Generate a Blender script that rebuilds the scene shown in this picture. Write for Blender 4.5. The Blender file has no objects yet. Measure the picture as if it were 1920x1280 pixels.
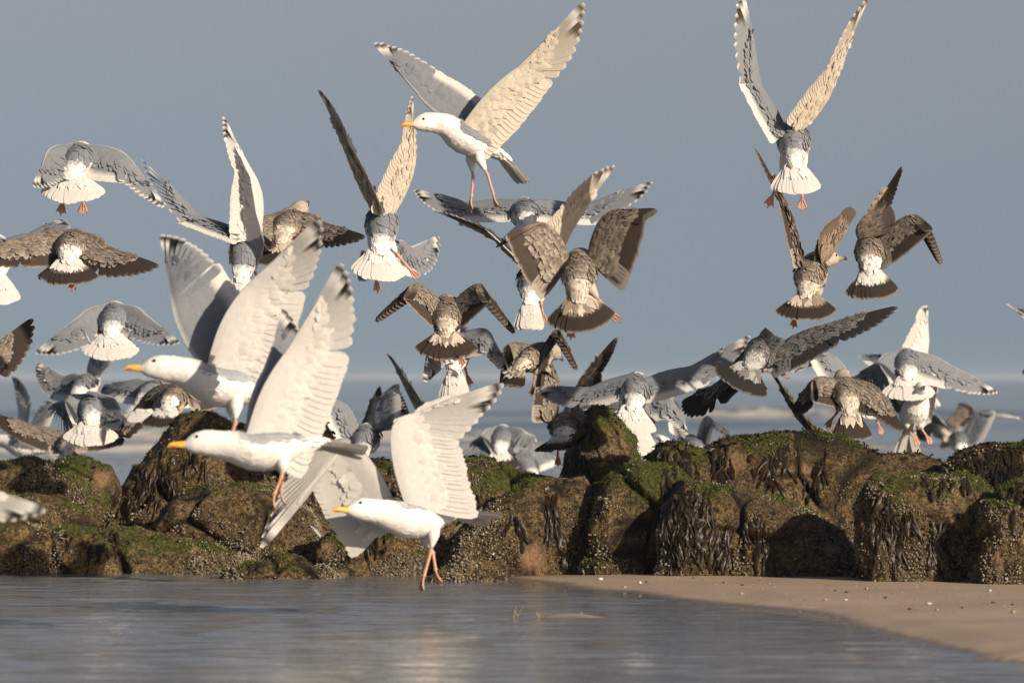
import bpy, math, random
import numpy as np
from mathutils import Vector
from mathutils.bvhtree import BVHTree

# ------------------------------------------------------------------ camera, sky, sun, exposure
sc = bpy.context.scene
R = math.radians
FPX = 10667.0          # 200 mm lens on 36 mm sensor, in pixels of the 1920 px wide photograph
CAMH = 0.87            # camera height above the wet sand
HOR = 708.0            # pixel row of the horizon
camd = bpy.data.cameras.new('camera')
cam = bpy.data.objects.new('camera', camd)
sc.collection.objects.link(cam)
sc.camera = cam
cam.location = (0, 0, CAMH)
cam.rotation_euler = (R(90), 0, 0)
camd.lens = 200.0
camd.sensor_width = 36.0
camd.shift_y = (HOR - 640) / 1920.0
camd.clip_start = 0.5
camd.clip_end = 40000
camd.dof.use_dof = True
camd.dof.focus_distance = 24.7
camd.dof.aperture_fstop = 6.0

SUN_EL, SUN_AZ = 21.0, 140.0     # azimuth clockwise from +Y: behind the camera, to the right
world = bpy.data.worlds.new('World')
sc.world = world
world.use_nodes = True
wn, wl = world.node_tree.nodes, world.node_tree.links
sky = wn.new('ShaderNodeTexSky')
sky.sky_type = 'NISHITA'
sky.sun_disc = False
sky.sun_elevation = R(SUN_EL)
sky.sun_rotation = R(SUN_AZ)
sky.air_density = 1.0
sky.dust_density = 1.2
sky.ozone_density = 2.0
tc = wn.new('ShaderNodeTexCoord')
vadd = wn.new('ShaderNodeVectorMath'); vadd.operation = 'ADD'; vadd.inputs[1].default_value = (0, 0, 0.16)
wl.new(tc.outputs['Generated'], vadd.inputs[0])
vnor = wn.new('ShaderNodeVectorMath'); vnor.operation = 'NORMALIZE'
wl.new(vadd.outputs[0], vnor.inputs[0])
wl.new(vnor.outputs[0], sky.inputs[0])
sep = wn.new('ShaderNodeSeparateXYZ'); wl.new(tc.outputs['Generated'], sep.inputs[0])
ramp = wn.new('ShaderNodeValToRGB')      # sea mist lying along the horizon
ramp.color_ramp.elements[0].position = 0.0
ramp.color_ramp.elements[0].color = (0.90, 0.745, 0.66, 1)
ramp.color_ramp.elements[1].position = 0.4
ramp.color_ramp.elements[1].color = (1.25, 1.05, 0.92, 1)
for p_, c_ in ((0.03, (1.09, 0.82, 0.695, 1)), (0.075, (1.42, 1.005, 0.775, 1))):
    e = ramp.color_ramp.elements.new(p_); e.color = c_
wl.new(sep.outputs[2], ramp.inputs[0])
mul = wn.new('ShaderNodeMix'); mul.data_type = 'RGBA'; mul.blend_type = 'MULTIPLY'
mul.inputs[0].default_value = 1.0
wl.new(sky.outputs[0], mul.inputs[6]); wl.new(ramp.outputs[0], mul.inputs[7])
bg = wn['Background']
wl.new(mul.outputs[2], bg.inputs[0])
bg.inputs[1].default_value = 0.076

sund = bpy.data.lights.new('sun', 'SUN')
sund.energy = 5.0
sund.angle = R(0.53)
sund.color = (1.0, 0.86, 0.69)
sun = bpy.data.objects.new('sun', sund)
sc.collection.objects.link(sun)
sdir = Vector((math.sin(R(SUN_AZ)) * math.cos(R(SUN_EL)), math.cos(R(SUN_AZ)) * math.cos(R(SUN_EL)), math.sin(R(SUN_EL))))
sun.rotation_euler = sdir.to_track_quat('Z', 'Y').to_euler()
sun.location = sdir * 30
sc.view_settings.view_transform = 'Standard'
sc.view_settings.look = 'None'
sc.view_settings.exposure = 0.27
sc.view_settings.gamma = 1.0

# ------------------------------------------------------------------ helpers
rng = np.random.default_rng(7)
random.seed(7)
COL = sc.collection
A = np.array


def px(x, y, d):
    """point seen at pixel (x, y) of the photograph at depth d"""
    return A([(x - 960.0) / FPX * d, d, CAMH + (HOR - y) / FPX * d])


def nrm(v):
    v = np.asarray(v, float)
    return v / (np.linalg.norm(v) + 1e-12)


class MB:
    """collects vertices, faces and vertex colours for ONE mesh object"""
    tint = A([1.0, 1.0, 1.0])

    def __init__(self):
        self.v, self.c, self.q, self.t, self.n = [], [], [], [], 0

    def add(self, v, quads=None, tris=None, col=None):
        v = np.asarray(v, float).reshape(-1, 3)
        if col is None:
            col = np.full((len(v), 3), 0.5)
        col = np.asarray(col, float)
        if col.ndim == 1:
            col = np.tile(col, (len(v), 1))
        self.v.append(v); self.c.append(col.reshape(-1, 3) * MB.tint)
        if quads is not None and len(quads):
            self.q.append(np.asarray(quads) + self.n)
        if tris is not None and len(tris):
            self.t.append(np.asarray(tris) + self.n)
        self.n += len(v)

    def build(self, name, mat, parent=None, origin=(0, 0, 0), smooth=True):
        v = np.concatenate(self.v) - np.asarray(origin, float)
        q = np.concatenate(self.q) if self.q else np.zeros((0, 4), int)
        t = np.concatenate(self.t) if self.t else np.zeros((0, 3), int)
        me = bpy.data.meshes.new(name)
        me.vertices.add(len(v)); me.vertices.foreach_set('co', v.astype(np.float32).ravel())
        nl = len(q) * 4 + len(t) * 3
        me.loops.add(nl)
        me.loops.foreach_set('vertex_index', np.concatenate([q.ravel(), t.ravel()]).astype(np.int32))
        me.polygons.add(len(q) + len(t))
        st = np.concatenate([np.arange(len(q)) * 4, len(q) * 4 + np.arange(len(t)) * 3])
        me.polygons.foreach_set('loop_start', st.astype(np.int32))
        me.polygons.foreach_set('use_smooth', np.full(len(st), smooth))
        me.update(calc_edges=True)
        ca = me.attributes.new('Col', 'FLOAT_COLOR', 'POINT')
        cc = np.ones((len(v), 4), np.float32); cc[:, :3] = np.concatenate(self.c)
        ca.data.foreach_set('color', cc.ravel())
        me.materials.append(mat)
        o = bpy.data.objects.new(name, me)
        COL.objects.link(o)
        if parent is not None:
            o.parent = parent
        else:
            o.location = origin
        return o


def gridq(nu, nv, wrap=False):
    i, j = np.meshgrid(np.arange(nu - 1), np.arange(nv if wrap else nv - 1), indexing='ij')
    a = i * nv + j; b = (i + 1) * nv + j
    j2 = (j + 1) % nv
    return np.stack([a, b, (i + 1) * nv + j2, i * nv + j2], -1).reshape(-1, 4)


def tag(o, label=None, cat=None, group=None, kind=None):
    if label: o['label'] = label
    if cat: o['category'] = cat
    if group: o['group'] = group
    if kind: o['kind'] = kind
    return o


def empty(name, loc):
    o = bpy.data.objects.new(name, None)
    o.empty_display_size = 0.1
    COL.objects.link(o); o.location = loc
    return o


# vectorised gradient noise
_perm = rng.permutation(256); _perm = np.concatenate([_perm, _perm, _perm])
_grad = rng.normal(size=(256, 3)); _grad /= np.linalg.norm(_grad, axis=1)[:, None]


def noise(p):
    p = np.asarray(p, float)
    i = np.floor(p).astype(int); f = p - i; i &= 255
    u = f * f * f * (f * (f * 6 - 15) + 10)
    out = 0
    for dx in (0, 1):
        for dy in (0, 1):
            for dz in (0, 1):
                h = _perm[_perm[_perm[(i[:, 0] + dx) & 255] + ((i[:, 1] + dy) & 255)] + ((i[:, 2] + dz) & 255)]
                g = _grad[h]
                d = (g[:, 0] * (f[:, 0] - dx) + g[:, 1] * (f[:, 1] - dy) + g[:, 2] * (f[:, 2] - dz))
                w = (u[:, 0] if dx else 1 - u[:, 0]) * (u[:, 1] if dy else 1 - u[:, 1]) * (u[:, 2] if dz else 1 - u[:, 2])
                out = out + w * d
    return out


def fbm(p, o=4):
    s, a, r = 1.0, 1.0, 0
    for k in range(o):
        r = r + a * noise(np.asarray(p) * s + 17.3 * k); s *= 2.03; a *= 0.5
    return r


# ------------------------------------------------------------------ materials
def mat(name):
    m = bpy.data.materials.new(name); m.use_nodes = True
    return m, m.node_tree.nodes, m.node_tree.links, m.node_tree.nodes['Principled BSDF']


def nnode(N, L, scale, detail=4, rough=0.6, vec=None, dist=0.0):
    n = N.new('ShaderNodeTexNoise'); n.inputs['Scale'].default_value = scale
    n.inputs['Detail'].default_value = detail; n.inputs['Roughness'].default_value = rough
    n.inputs['Distortion'].default_value = dist
    if vec is not None: L.new(vec, n.inputs['Vector'])
    return n


def rampn(N, L, src, stops):
    r = N.new('ShaderNodeValToRGB')
    while len(r.color_ramp.elements) < len(stops): r.color_ramp.elements.new(0.5)
    for e_, (p_, c_) in zip(r.color_ramp.elements, stops):
        e_.position = p_; e_.color = (*c_, 1) if len(c_) == 3 else c_
    L.new(src, r.inputs[0])
    return r


def mixc(N, L, fac, a, b, mode='MIX'):
    m = N.new('ShaderNodeMix'); m.data_type = 'RGBA'; m.blend_type = mode
    for i_, s_ in ((0, fac), (6, a), (7, b)):
        if hasattr(s_, 'is_linked'): L.new(s_, m.inputs[i_])
        elif i_ == 0: m.inputs[0].default_value = s_
        else: m.inputs[i_].default_value = (*s_, 1)
    return m.outputs[2]


def bump(N, L, h, strength, dist, prev=None):
    b = N.new('ShaderNodeBump'); b.inputs['Strength'].default_value = strength
    b.inputs['Distance'].default_value = dist
    L.new(h, b.inputs['Height'])
    if prev is not None: L.new(prev, b.inputs['Normal'])
    return b.outputs[0]


def geo_pos(N):
    return N.new('ShaderNodeNewGeometry').outputs['Position']


def plumage(name, transl, rough):
    m, N, L, B = mat(name)
    at = N.new('ShaderNodeAttribute'); at.attribute_name = 'Col'
    tcn = N.new('ShaderNodeTexCoord')
    n1 = nnode(N, L, 55, 4, 0.65, tcn.outputs['Object'])
    r1 = rampn(N, L, n1.outputs['Fac'], [(0.3, (0.92, 0.915, 0.905)), (0.7, (1.05, 1.05, 1.05))])
    c = mixc(N, L, 1.0, at.outputs['Color'], r1.outputs[0], 'MULTIPLY')
    L.new(c, B.inputs['Base Color'])
    B.inputs['Roughness'].default_value = rough
    B.inputs['Specular IOR Level'].default_value = 0.18
    n2 = nnode(N, L, 240, 3, 0.6, tcn.outputs['Object'])
    mpn = N.new('ShaderNodeMapping'); mpn.inputs['Scale'].default_value = (0.35, 1, 1); L.new(tcn.outputs['Object'], mpn.inputs[0])
    n3 = nnode(N, L, 95, 3, 0.6, mpn.outputs[0])
    nb0 = bump(N, L, n3.outputs['Fac'], 0.22 if transl else 0.55, 0.003)
    nb = bump(N, L, n2.outputs['Fac'], 0.2, 0.0015, nb0)
    L.new(nb, B.inputs['Normal'])
    if transl:
        tr = N.new('ShaderNodeBsdfTranslucent'); L.new(c, tr.inputs['Color'])
        mx = N.new('ShaderNodeMixShader'); mx.inputs[0].default_value = transl
        L.new(B.outputs[0], mx.inputs[1]); L.new(tr.outputs[0], mx.inputs[2])
        L.new(mx.outputs[0], N['Material Output'].inputs[0])
    return m


M_BODY = plumage('body_plumage', 0, 0.85)
M_FEATH = plumage('flight_feathers', 0.36, 0.75)


def skin_mat(name, rough, spec):
    m, N, L, B = mat(name)
    at = N.new('ShaderNodeAttribute'); at.attribute_name = 'Col'
    tcn = N.new('ShaderNodeTexCoord')
    n1 = nnode(N, L, 160, 3, 0.6, tcn.outputs['Object'])
    r1 = rampn(N, L, n1.outputs['Fac'], [(0.3, (0.7, 0.66, 0.62)), (0.7, (1.1, 1.1, 1.1))])
    L.new(mixc(N, L, 1.0, at.outputs['Color'], r1.outputs[0], 'MULTIPLY'), B.inputs['Base Color'])
    B.inputs['Roughness'].default_value = rough
    B.inputs['Specular IOR Level'].default_value = spec
    L.new(bump(N, L, n1.outputs['Fac'], 0.4, 0.002), B.inputs['Normal'])
    return m


M_SKIN = skin_mat('scaly_leg_skin', 0.55, 0.3)
M_BILL = skin_mat('horn_bill', 0.4, 0.4)
M_EYE = skin_mat('eye', 0.1, 0.6)


def make_rock_mat():
    m, N, L, B = mat('barnacled_rock')
    p = geo_pos(N)
    at = N.new('ShaderNodeAttribute'); at.attribute_name = 'Col'   # r = green algae, g = weed film plus painted crevice shade, b = bare stone
    sp = N.new('ShaderNodeSeparateColor'); L.new(at.outputs['Color'], sp.inputs[0])
    big = nnode(N, L, 5, 6, 0.65, p)
    fine = nnode(N, L, 60, 5, 0.7, p)
    base = rampn(N, L, big.outputs['Fac'], [(0.25, (0.030, 0.020, 0.009)), (0.42, (0.100, 0.070, 0.029)), (0.6, (0.170, 0.120, 0.054)), (0.8, (0.27, 0.175, 0.085))])
    sh = rampn(N, L, fine.outputs['Fac'], [(0.36, (0.10, 0.09, 0.08)), (0.50, (0.75, 0.72, 0.68)), (0.66, (1.6, 1.5, 1.35))])
    c = mixc(N, L, 1.0, base.outputs[0], sh.outputs[0], 'MULTIPLY')
    # fine crust of tiny barnacles, too small to build
    vo = N.new('ShaderNodeTexVoronoi'); vo.inputs['Scale'].default_value = 95; L.new(p, vo.inputs['Vector'])
    spk = rampn(N, L, vo.outputs['Distance'], [(0.18, (1, 1, 1)), (0.34, (0, 0, 0))])
    nm = nnode(N, L, 9, 4, 0.7, p)
    msk = rampn(N, L, nm.outputs['Fac'], [(0.44, (0, 0, 0)), (0.58, (1, 1, 1))])
    f = N.new('ShaderNodeMath'); f.operation = 'MULTIPLY'; L.new(spk.outputs[0], f.inputs[0]); L.new(msk.outputs[0], f.inputs[1])
    f2 = N.new('ShaderNodeMath'); f2.operation = 'MULTIPLY'; L.new(f.outputs[0], f2.inputs[0]); f2.inputs[1].default_value = 0.75
    c = mixc(N, L, f2.outputs[0], c, (0.40, 0.33, 0.22))
    # dark crust of young mussels, doubling as painted black shadow
    dk = nnode(N, L, 26, 5, 0.75, p, 0.4)
    dm = rampn(N, L, dk.outputs['Fac'], [(0.52, (0, 0, 0)), (0.60, (0.9, 0.9, 0.9))])
    c = mixc(N, L, dm.outputs[0], c, (0.014, 0.010, 0.007))
    # orange-pink bare stone
    st = mixc(N, L, fine.outputs['Fac'], (0.10, 0.055, 0.026), (0.36, 0.22, 0.12))
    c = mixc(N, L, sp.outputs[2], c, st)
    # green algae
    ga = rampn(N, L, fine.outputs['Fac'], [(0.3, (0.012, 0.014, 0.002)), (0.5, (0.060, 0.064, 0.009)), (0.72, (0.125, 0.120, 0.024))])
    c = mixc(N, L, sp.outputs[0], c, ga.outputs[0])
    c = mixc(N, L, sp.outputs[1], c, (0.012, 0.008, 0.004))  # weed film and painted crevice shade share this dark colour
    L.new(c, B.inputs['Base Color'])
    B.inputs['Roughness'].default_value = 0.72
    B.inputs['Specular IOR Level'].default_value = 0.3
    b1 = bump(N, L, fine.outputs['Fac'], 1.0, 0.02)
    b2 = bump(N, L, spk.outputs[0], 0.5, 0.006, b1)
    L.new(b2, B.inputs['Normal'])
    return m


M_ROCK = make_rock_mat()


def simple(name, stops, scale, rough, bs=0.4, bd=0.003, spec=0.4, attr=False):
    m, N, L, B = mat(name)
    p = geo_pos(N)
    n = nnode(N, L, scale, 5, 0.65, p)
    r = rampn(N, L, n.outputs['Fac'], stops)
    c = r.outputs[0]
    if attr:
        at = N.new('ShaderNodeAttribute'); at.attribute_name = 'Col'
        c = mixc(N, L, 1.0, c, at.outputs['Color'], 'MULTIPLY')
    L.new(c, B.inputs['Base Color'])
    B.inputs['Roughness'].default_value = rough
    B.inputs['Specular IOR Level'].default_value = spec
    L.new(bump(N, L, n.outputs['Fac'], bs, bd), B.inputs['Normal'])
    return m


M_BARN = simple('barnacle_shell', [(0.3, (0.6, 0.6, 0.6)), (0.7, (1.1, 1.1, 1.1))], 120, 0.8, attr=True)
M_WEED = simple('bladder_wrack', [(0.3, (0.007, 0.0045, 0.0025)), (0.7, (0.032, 0.020, 0.009))], 60, 0.4, 0.5, 0.004, 0.3)
M_ALGA = simple('green_algae', [(0.3, (0.030, 0.040, 0.004)), (0.7, (0.10, 0.115, 0.016))], 30, 0.6, attr=True)
M_SHELL = simple('shell', [(0.3, (0.5, 0.5, 0.5)), (0.7, (1.05, 1.05, 1.05))], 90, 0.5, attr=True)


def make_sand_mat():
    m, N, L, B = mat('wet_sand')
    p = geo_pos(N)
    n1 = nnode(N, L, 1.3, 5, 0.6, p)
    n2 = nnode(N, L, 90, 4, 0.7, p)
    r = rampn(N, L, n1.outputs['Fac'], [(0.3, (0.36, 0.270, 0.185)), (0.7, (0.49, 0.378, 0.268))])
    s = rampn(N, L, n2.outputs['Fac'], [(0.3, (0.75, 0.74, 0.72)), (0.7, (1.1, 1.1, 1.1))])
    c = mixc(N, L, 1.0, r.outputs[0], s.outputs[0], 'MULTIPLY')
    at = N.new('ShaderNodeAttribute'); at.attribute_name = 'Col'
    sp = N.new('ShaderNodeSeparateColor'); L.new(at.outputs['Color'], sp.inputs[0])
    c = mixc(N, L, sp.outputs[0], c, (0.115, 0.080, 0.048))
    L.new(c, B.inputs['Base Color'])
    mr = N.new('ShaderNodeMapRange'); L.new(sp.outputs[0], mr.inputs[0]); mr.inputs[3].default_value = 0.62; mr.inputs[4].default_value = 0.3
    L.new(mr.outputs[0], B.inputs['Roughness'])
    B.inputs['Specular IOR Level'].default_value = 0.35
    b1 = bump(N, L, n2.outputs['Fac'], 0.35, 0.004)
    n3 = nnode(N, L, 6, 3, 0.5, p)
    L.new(bump(N, L, n3.outputs['Fac'], 0.25, 0.02, b1), B.inputs['Normal'])
    return m


M_SAND = make_sand_mat()


def make_water(name, sx, sy, strength, base, dist, foam=False, rough=0.04):
    m, N, L, B = mat(name)
    p = geo_pos(N)
    mp = N.new('ShaderNodeMapping'); mp.inputs['Scale'].default_value = (sx, sy, 1)
    L.new(p, mp.inputs[0])
    n1 = nnode(N, L, 1.0, 4, 0.6, mp.outputs[0], 0.6)
    mp2 = N.new('ShaderNodeMapping'); mp2.inputs['Scale'].default_value = (sx * 5, sy * 4, 1); mp2.inputs['Rotation'].default_value = (0, 0, 0.35)
    L.new(p, mp2.inputs[0])
    n2 = nnode(N, L, 1.0, 3, 0.6, mp2.outputs[0], 0.3)
    B.inputs['Base Color'].default_value = (*base, 1)
    B.inputs['IOR'].default_value = 1.333
    B.inputs['Roughness'].default_value = rough
    b1 = bump(N, L, n1.outputs['Fac'], strength, dist)
    b2 = bump(N, L, n2.outputs['Fac'], strength, dist * 0.25, b1)
    L.new(b2, B.inputs['Normal'])
    if foam:
        at = N.new('ShaderNodeAttribute'); at.attribute_name = 'Col'
        sp = N.new('ShaderNodeSeparateColor'); L.new(at.outputs['Color'], sp.inputs[0])
        nf = nnode(N, L, 1.6, 6, 0.75, p, 0.5)
        ad = N.new('ShaderNodeMath'); ad.operation = 'ADD'; L.new(sp.outputs[0], ad.inputs[0]); L.new(nf.outputs['Fac'], ad.inputs[1])
        fr = rampn(N, L, ad.outputs[0], [(0.86, (0, 0, 0)), (1.0, (1, 1, 1))])
        fr.color_ramp.elements[0].position = 0.80
        L.new(mixc(N, L, fr.outputs[0], base, (0.62, 0.58, 0.52)), B.inputs['Base Color'])
        mr = N.new('ShaderNodeMapRange'); L.new(fr.outputs[0], mr.inputs[0]); mr.inputs[3].default_value = rough; mr.inputs[4].default_value = 0.9
        L.new(mr.outputs[0], B.inputs['Roughness'])
        ms = N.new('ShaderNodeMapRange'); L.new(fr.outputs[0], ms.inputs[0]); ms.inputs[3].default_value = 0.5; ms.inputs[4].default_value = 0.05
        L.new(ms.outputs[0], B.inputs['Specular IOR Level'])
    return m


M_POOL = make_water('tide_pool_water', 8, 20.0, 0.8, (0.145, 0.140, 0.136), 0.008)
M_SEA = make_water('sea_water', 0.5, 0.9, 0.28, (0.075, 0.090, 0.100), 0.04, True, 0.10)

# ------------------------------------------------------------------ ground, pool and sea
shore_px = [(-400, 1072), (300, 1068), (700, 1078), (950, 1086), (1200, 1112), (1400, 1138), (1560, 1162), (1700, 1192), (1810, 1216), (1870, 1232), (1960, 1250), (2150, 1290), (2500, 1400)]
shore = A([px(x, HOR + 1e-6 + (y - HOR), 1.0) for x, y in shore_px])
sh_d = A([CAMH * FPX / (y - HOR) for _, y in shore_px])
sh_x = A([(x - 960) / FPX * d for (x, _), d in zip(shore_px, sh_d)])


def shore_y(x):
    o = np.argsort(sh_x)
    return np.interp(x, sh_x[o], sh_d[o])


def sand_h(x, y):
    """height of the beach: the pool lies on the camera side of the shore line"""
    sy = shore_y(x)
    d = y - sy
    p3 = np.stack([x, y, np.zeros_like(x)], -1)
    wob = 0.010 * noise(p3 * A([0.9, 0.5, 1])) + 0.004 * noise(p3 * A([3.0, 1.6, 1]) + 5) + 0.0022 * noise(p3 * A([9.0, 5.0, 1]) + 8) + 0.0012 * noise(p3 * A([25.0, 14.0, 1]) + 3)
    h = np.where(d > 0, 0.012 * np.minimum(d, 1.6), 0.016 * np.maximum(d, -4)) + wob
    for bx_, by_, sx_, sy_, hh_ in ((0.20, 20.66, 0.26, 0.16, 0.064), (-0.42, 21.75, 0.30, 0.2, 0.044), (1.75, 17.6, 0.35, 0.12, 0.03)):   # sand bars in the pool
        h = h + hh_ * np.exp(-((x - bx_) / sx_) ** 2 - ((y - by_) / sy_) ** 2)
    far = np.clip((y - 26.4) / 3.0, 0, 1)
    h = h - far * far * (3 - 2 * far) * 0.55 - np.clip((y - 30) / 120.0, 0, 1) * 5.0
    return np.maximum(h, -8)


xs = np.concatenate([-np.geomspace(9000, 4.2, 26), np.linspace(-4, 4, 221), np.geomspace(4.2, 9000, 26)])
ys = np.concatenate([np.linspace(-60, 10, 12), np.linspace(11, 30, 320), np.geomspace(31, 16000, 40)])
gy, gx = np.meshgrid(ys, xs, indexing='ij')
gx, gy = gx.ravel(), gy.ravel()
gz = sand_h(gx, gy)
mb = MB()
wet = np.clip((0.005 - gz) / 0.003, 0, 1) * 0.8
wet = np.maximum(wet, np.clip(1 - np.abs(gy - (24.9 - 0.25 * gx)) / 0.30, 0, 1) * 0.55)
mb.add(np.stack([gx, gy, gz], -1), gridq(len(ys), len(xs)), col=np.stack([wet, wet, wet], -1))
tag(mb.build('sand', M_SAND), kind='structure')

xs = np.concatenate([np.linspace(-14, -4.2, 12), np.linspace(-4, 4, 241), np.linspace(4.2, 14, 12)])
ys = np.concatenate([np.linspace(4, 13.9, 12), np.linspace(14, 26.2, 760)])
gy, gx = np.meshgrid(ys, xs, indexing='ij')
gx, gy = gx.ravel(), gy.ravel()
p3 = np.stack([gx, gy, np.zeros_like(gx)], -1)
calm = np.clip((shore_y(gx) - gy) / 0.8, 0.15, 1) * np.clip((gy - 13) / 2, 0, 1) * np.clip((5 - np.abs(gx)) * 2, 0, 1)
patch_ = np.clip(0.65 + 0.9 * noise(p3 * A([0.5, 0.35, 1]) + 9), 0.25, 1.2)
gz = calm * patch_ * (0.016 * noise(p3 * A([1.6, 6.5, 1])) + 0.009 * noise(p3 * A([3.5, 13.0, 1]) + 4))
mb = MB(); mb.add(np.stack([gx, gy, gz], -1), gridq(len(ys), len(xs)))
tag(mb.build('tide_pool_water', M_POOL), kind='structure')

SEA_Z = -0.22
ys = np.concatenate([np.linspace(28.2, 60, 60), np.linspace(60.5, 180, 240), np.geomspace(181, 16000, 120)])
us = np.linspace(-1, 1, 181)
gy, gu = np.meshgrid(ys, us, indexing='ij')
gx = gu * (gy * 0.16 + 6) * np.where(np.abs(gu) > 0.95, 3, 1)
gx, gy = gx.ravel(), gy.ravel()
gz = np.full(gx.shape, SEA_Z); foam = np.zeros(gx.shape)
p3 = np.stack([gx, gy, np.zeros_like(gx)], -1)
for yc, amp, wid, seed, thr in [(66, 0.06, 1.6, 8, -0.15), (74, 0.12, 1.8, 1, -0.15), (86, 0.20, 2.2, 2, -0.2), (101, 0.26, 2.4, 3, -0.12), (122, 0.30, 2.6, 4, 0.05), (160, 0.32, 3, 5, 0.12)]:
    line = yc + 3.0 * noise(np.stack([gx * 0.10, gx * 0 + seed * 3.1, gx * 0], -1)) + 1.2 * noise(np.stack([gx * 0.4, gx * 0 + seed, gx * 0], -1))
    a = np.clip(0.55 + 1.3 * noise(np.stack([gx * 0.07 + seed * 9, gx * 0, gx * 0], -1)), 0.1, 1.2)
    d = gy - line
    prof = np.where(d > 0, np.exp(-(d / (wid * 1.6)) ** 2), np.exp(-(d / (wid * 0.5)) ** 2))
    gz += amp * a * prof
    fo = np.exp(-((d + wid * 0.6) / (wid * 0.9)) ** 2) * np.clip(a - 0.35 - thr, 0, 1) * 1.1
    foam = np.maximum(foam, fo)
gz += 0.02 * fbm(p3 * A([0.5, 0.9, 1]), 3)
mb = MB(); mb.add(np.stack([gx, gy, gz], -1), gridq(len(ys), len(us)), col=np.stack([foam, foam, foam], -1))
tag(mb.build('sea', M_SEA), kind='structure')

# ------------------------------------------------------------------ rocks
BARE = [(1378, 868, 16), (1000, 1048, 22), (612, 1030, 14), (1510, 880, 8), (1555, 1030, 11), (365, 1035, 9), (190, 895, 14), (1870, 1045, 10)]
rock_bvh_v, rock_bvh_f, rock_n = [], [], 0
ROCKS = []


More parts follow.
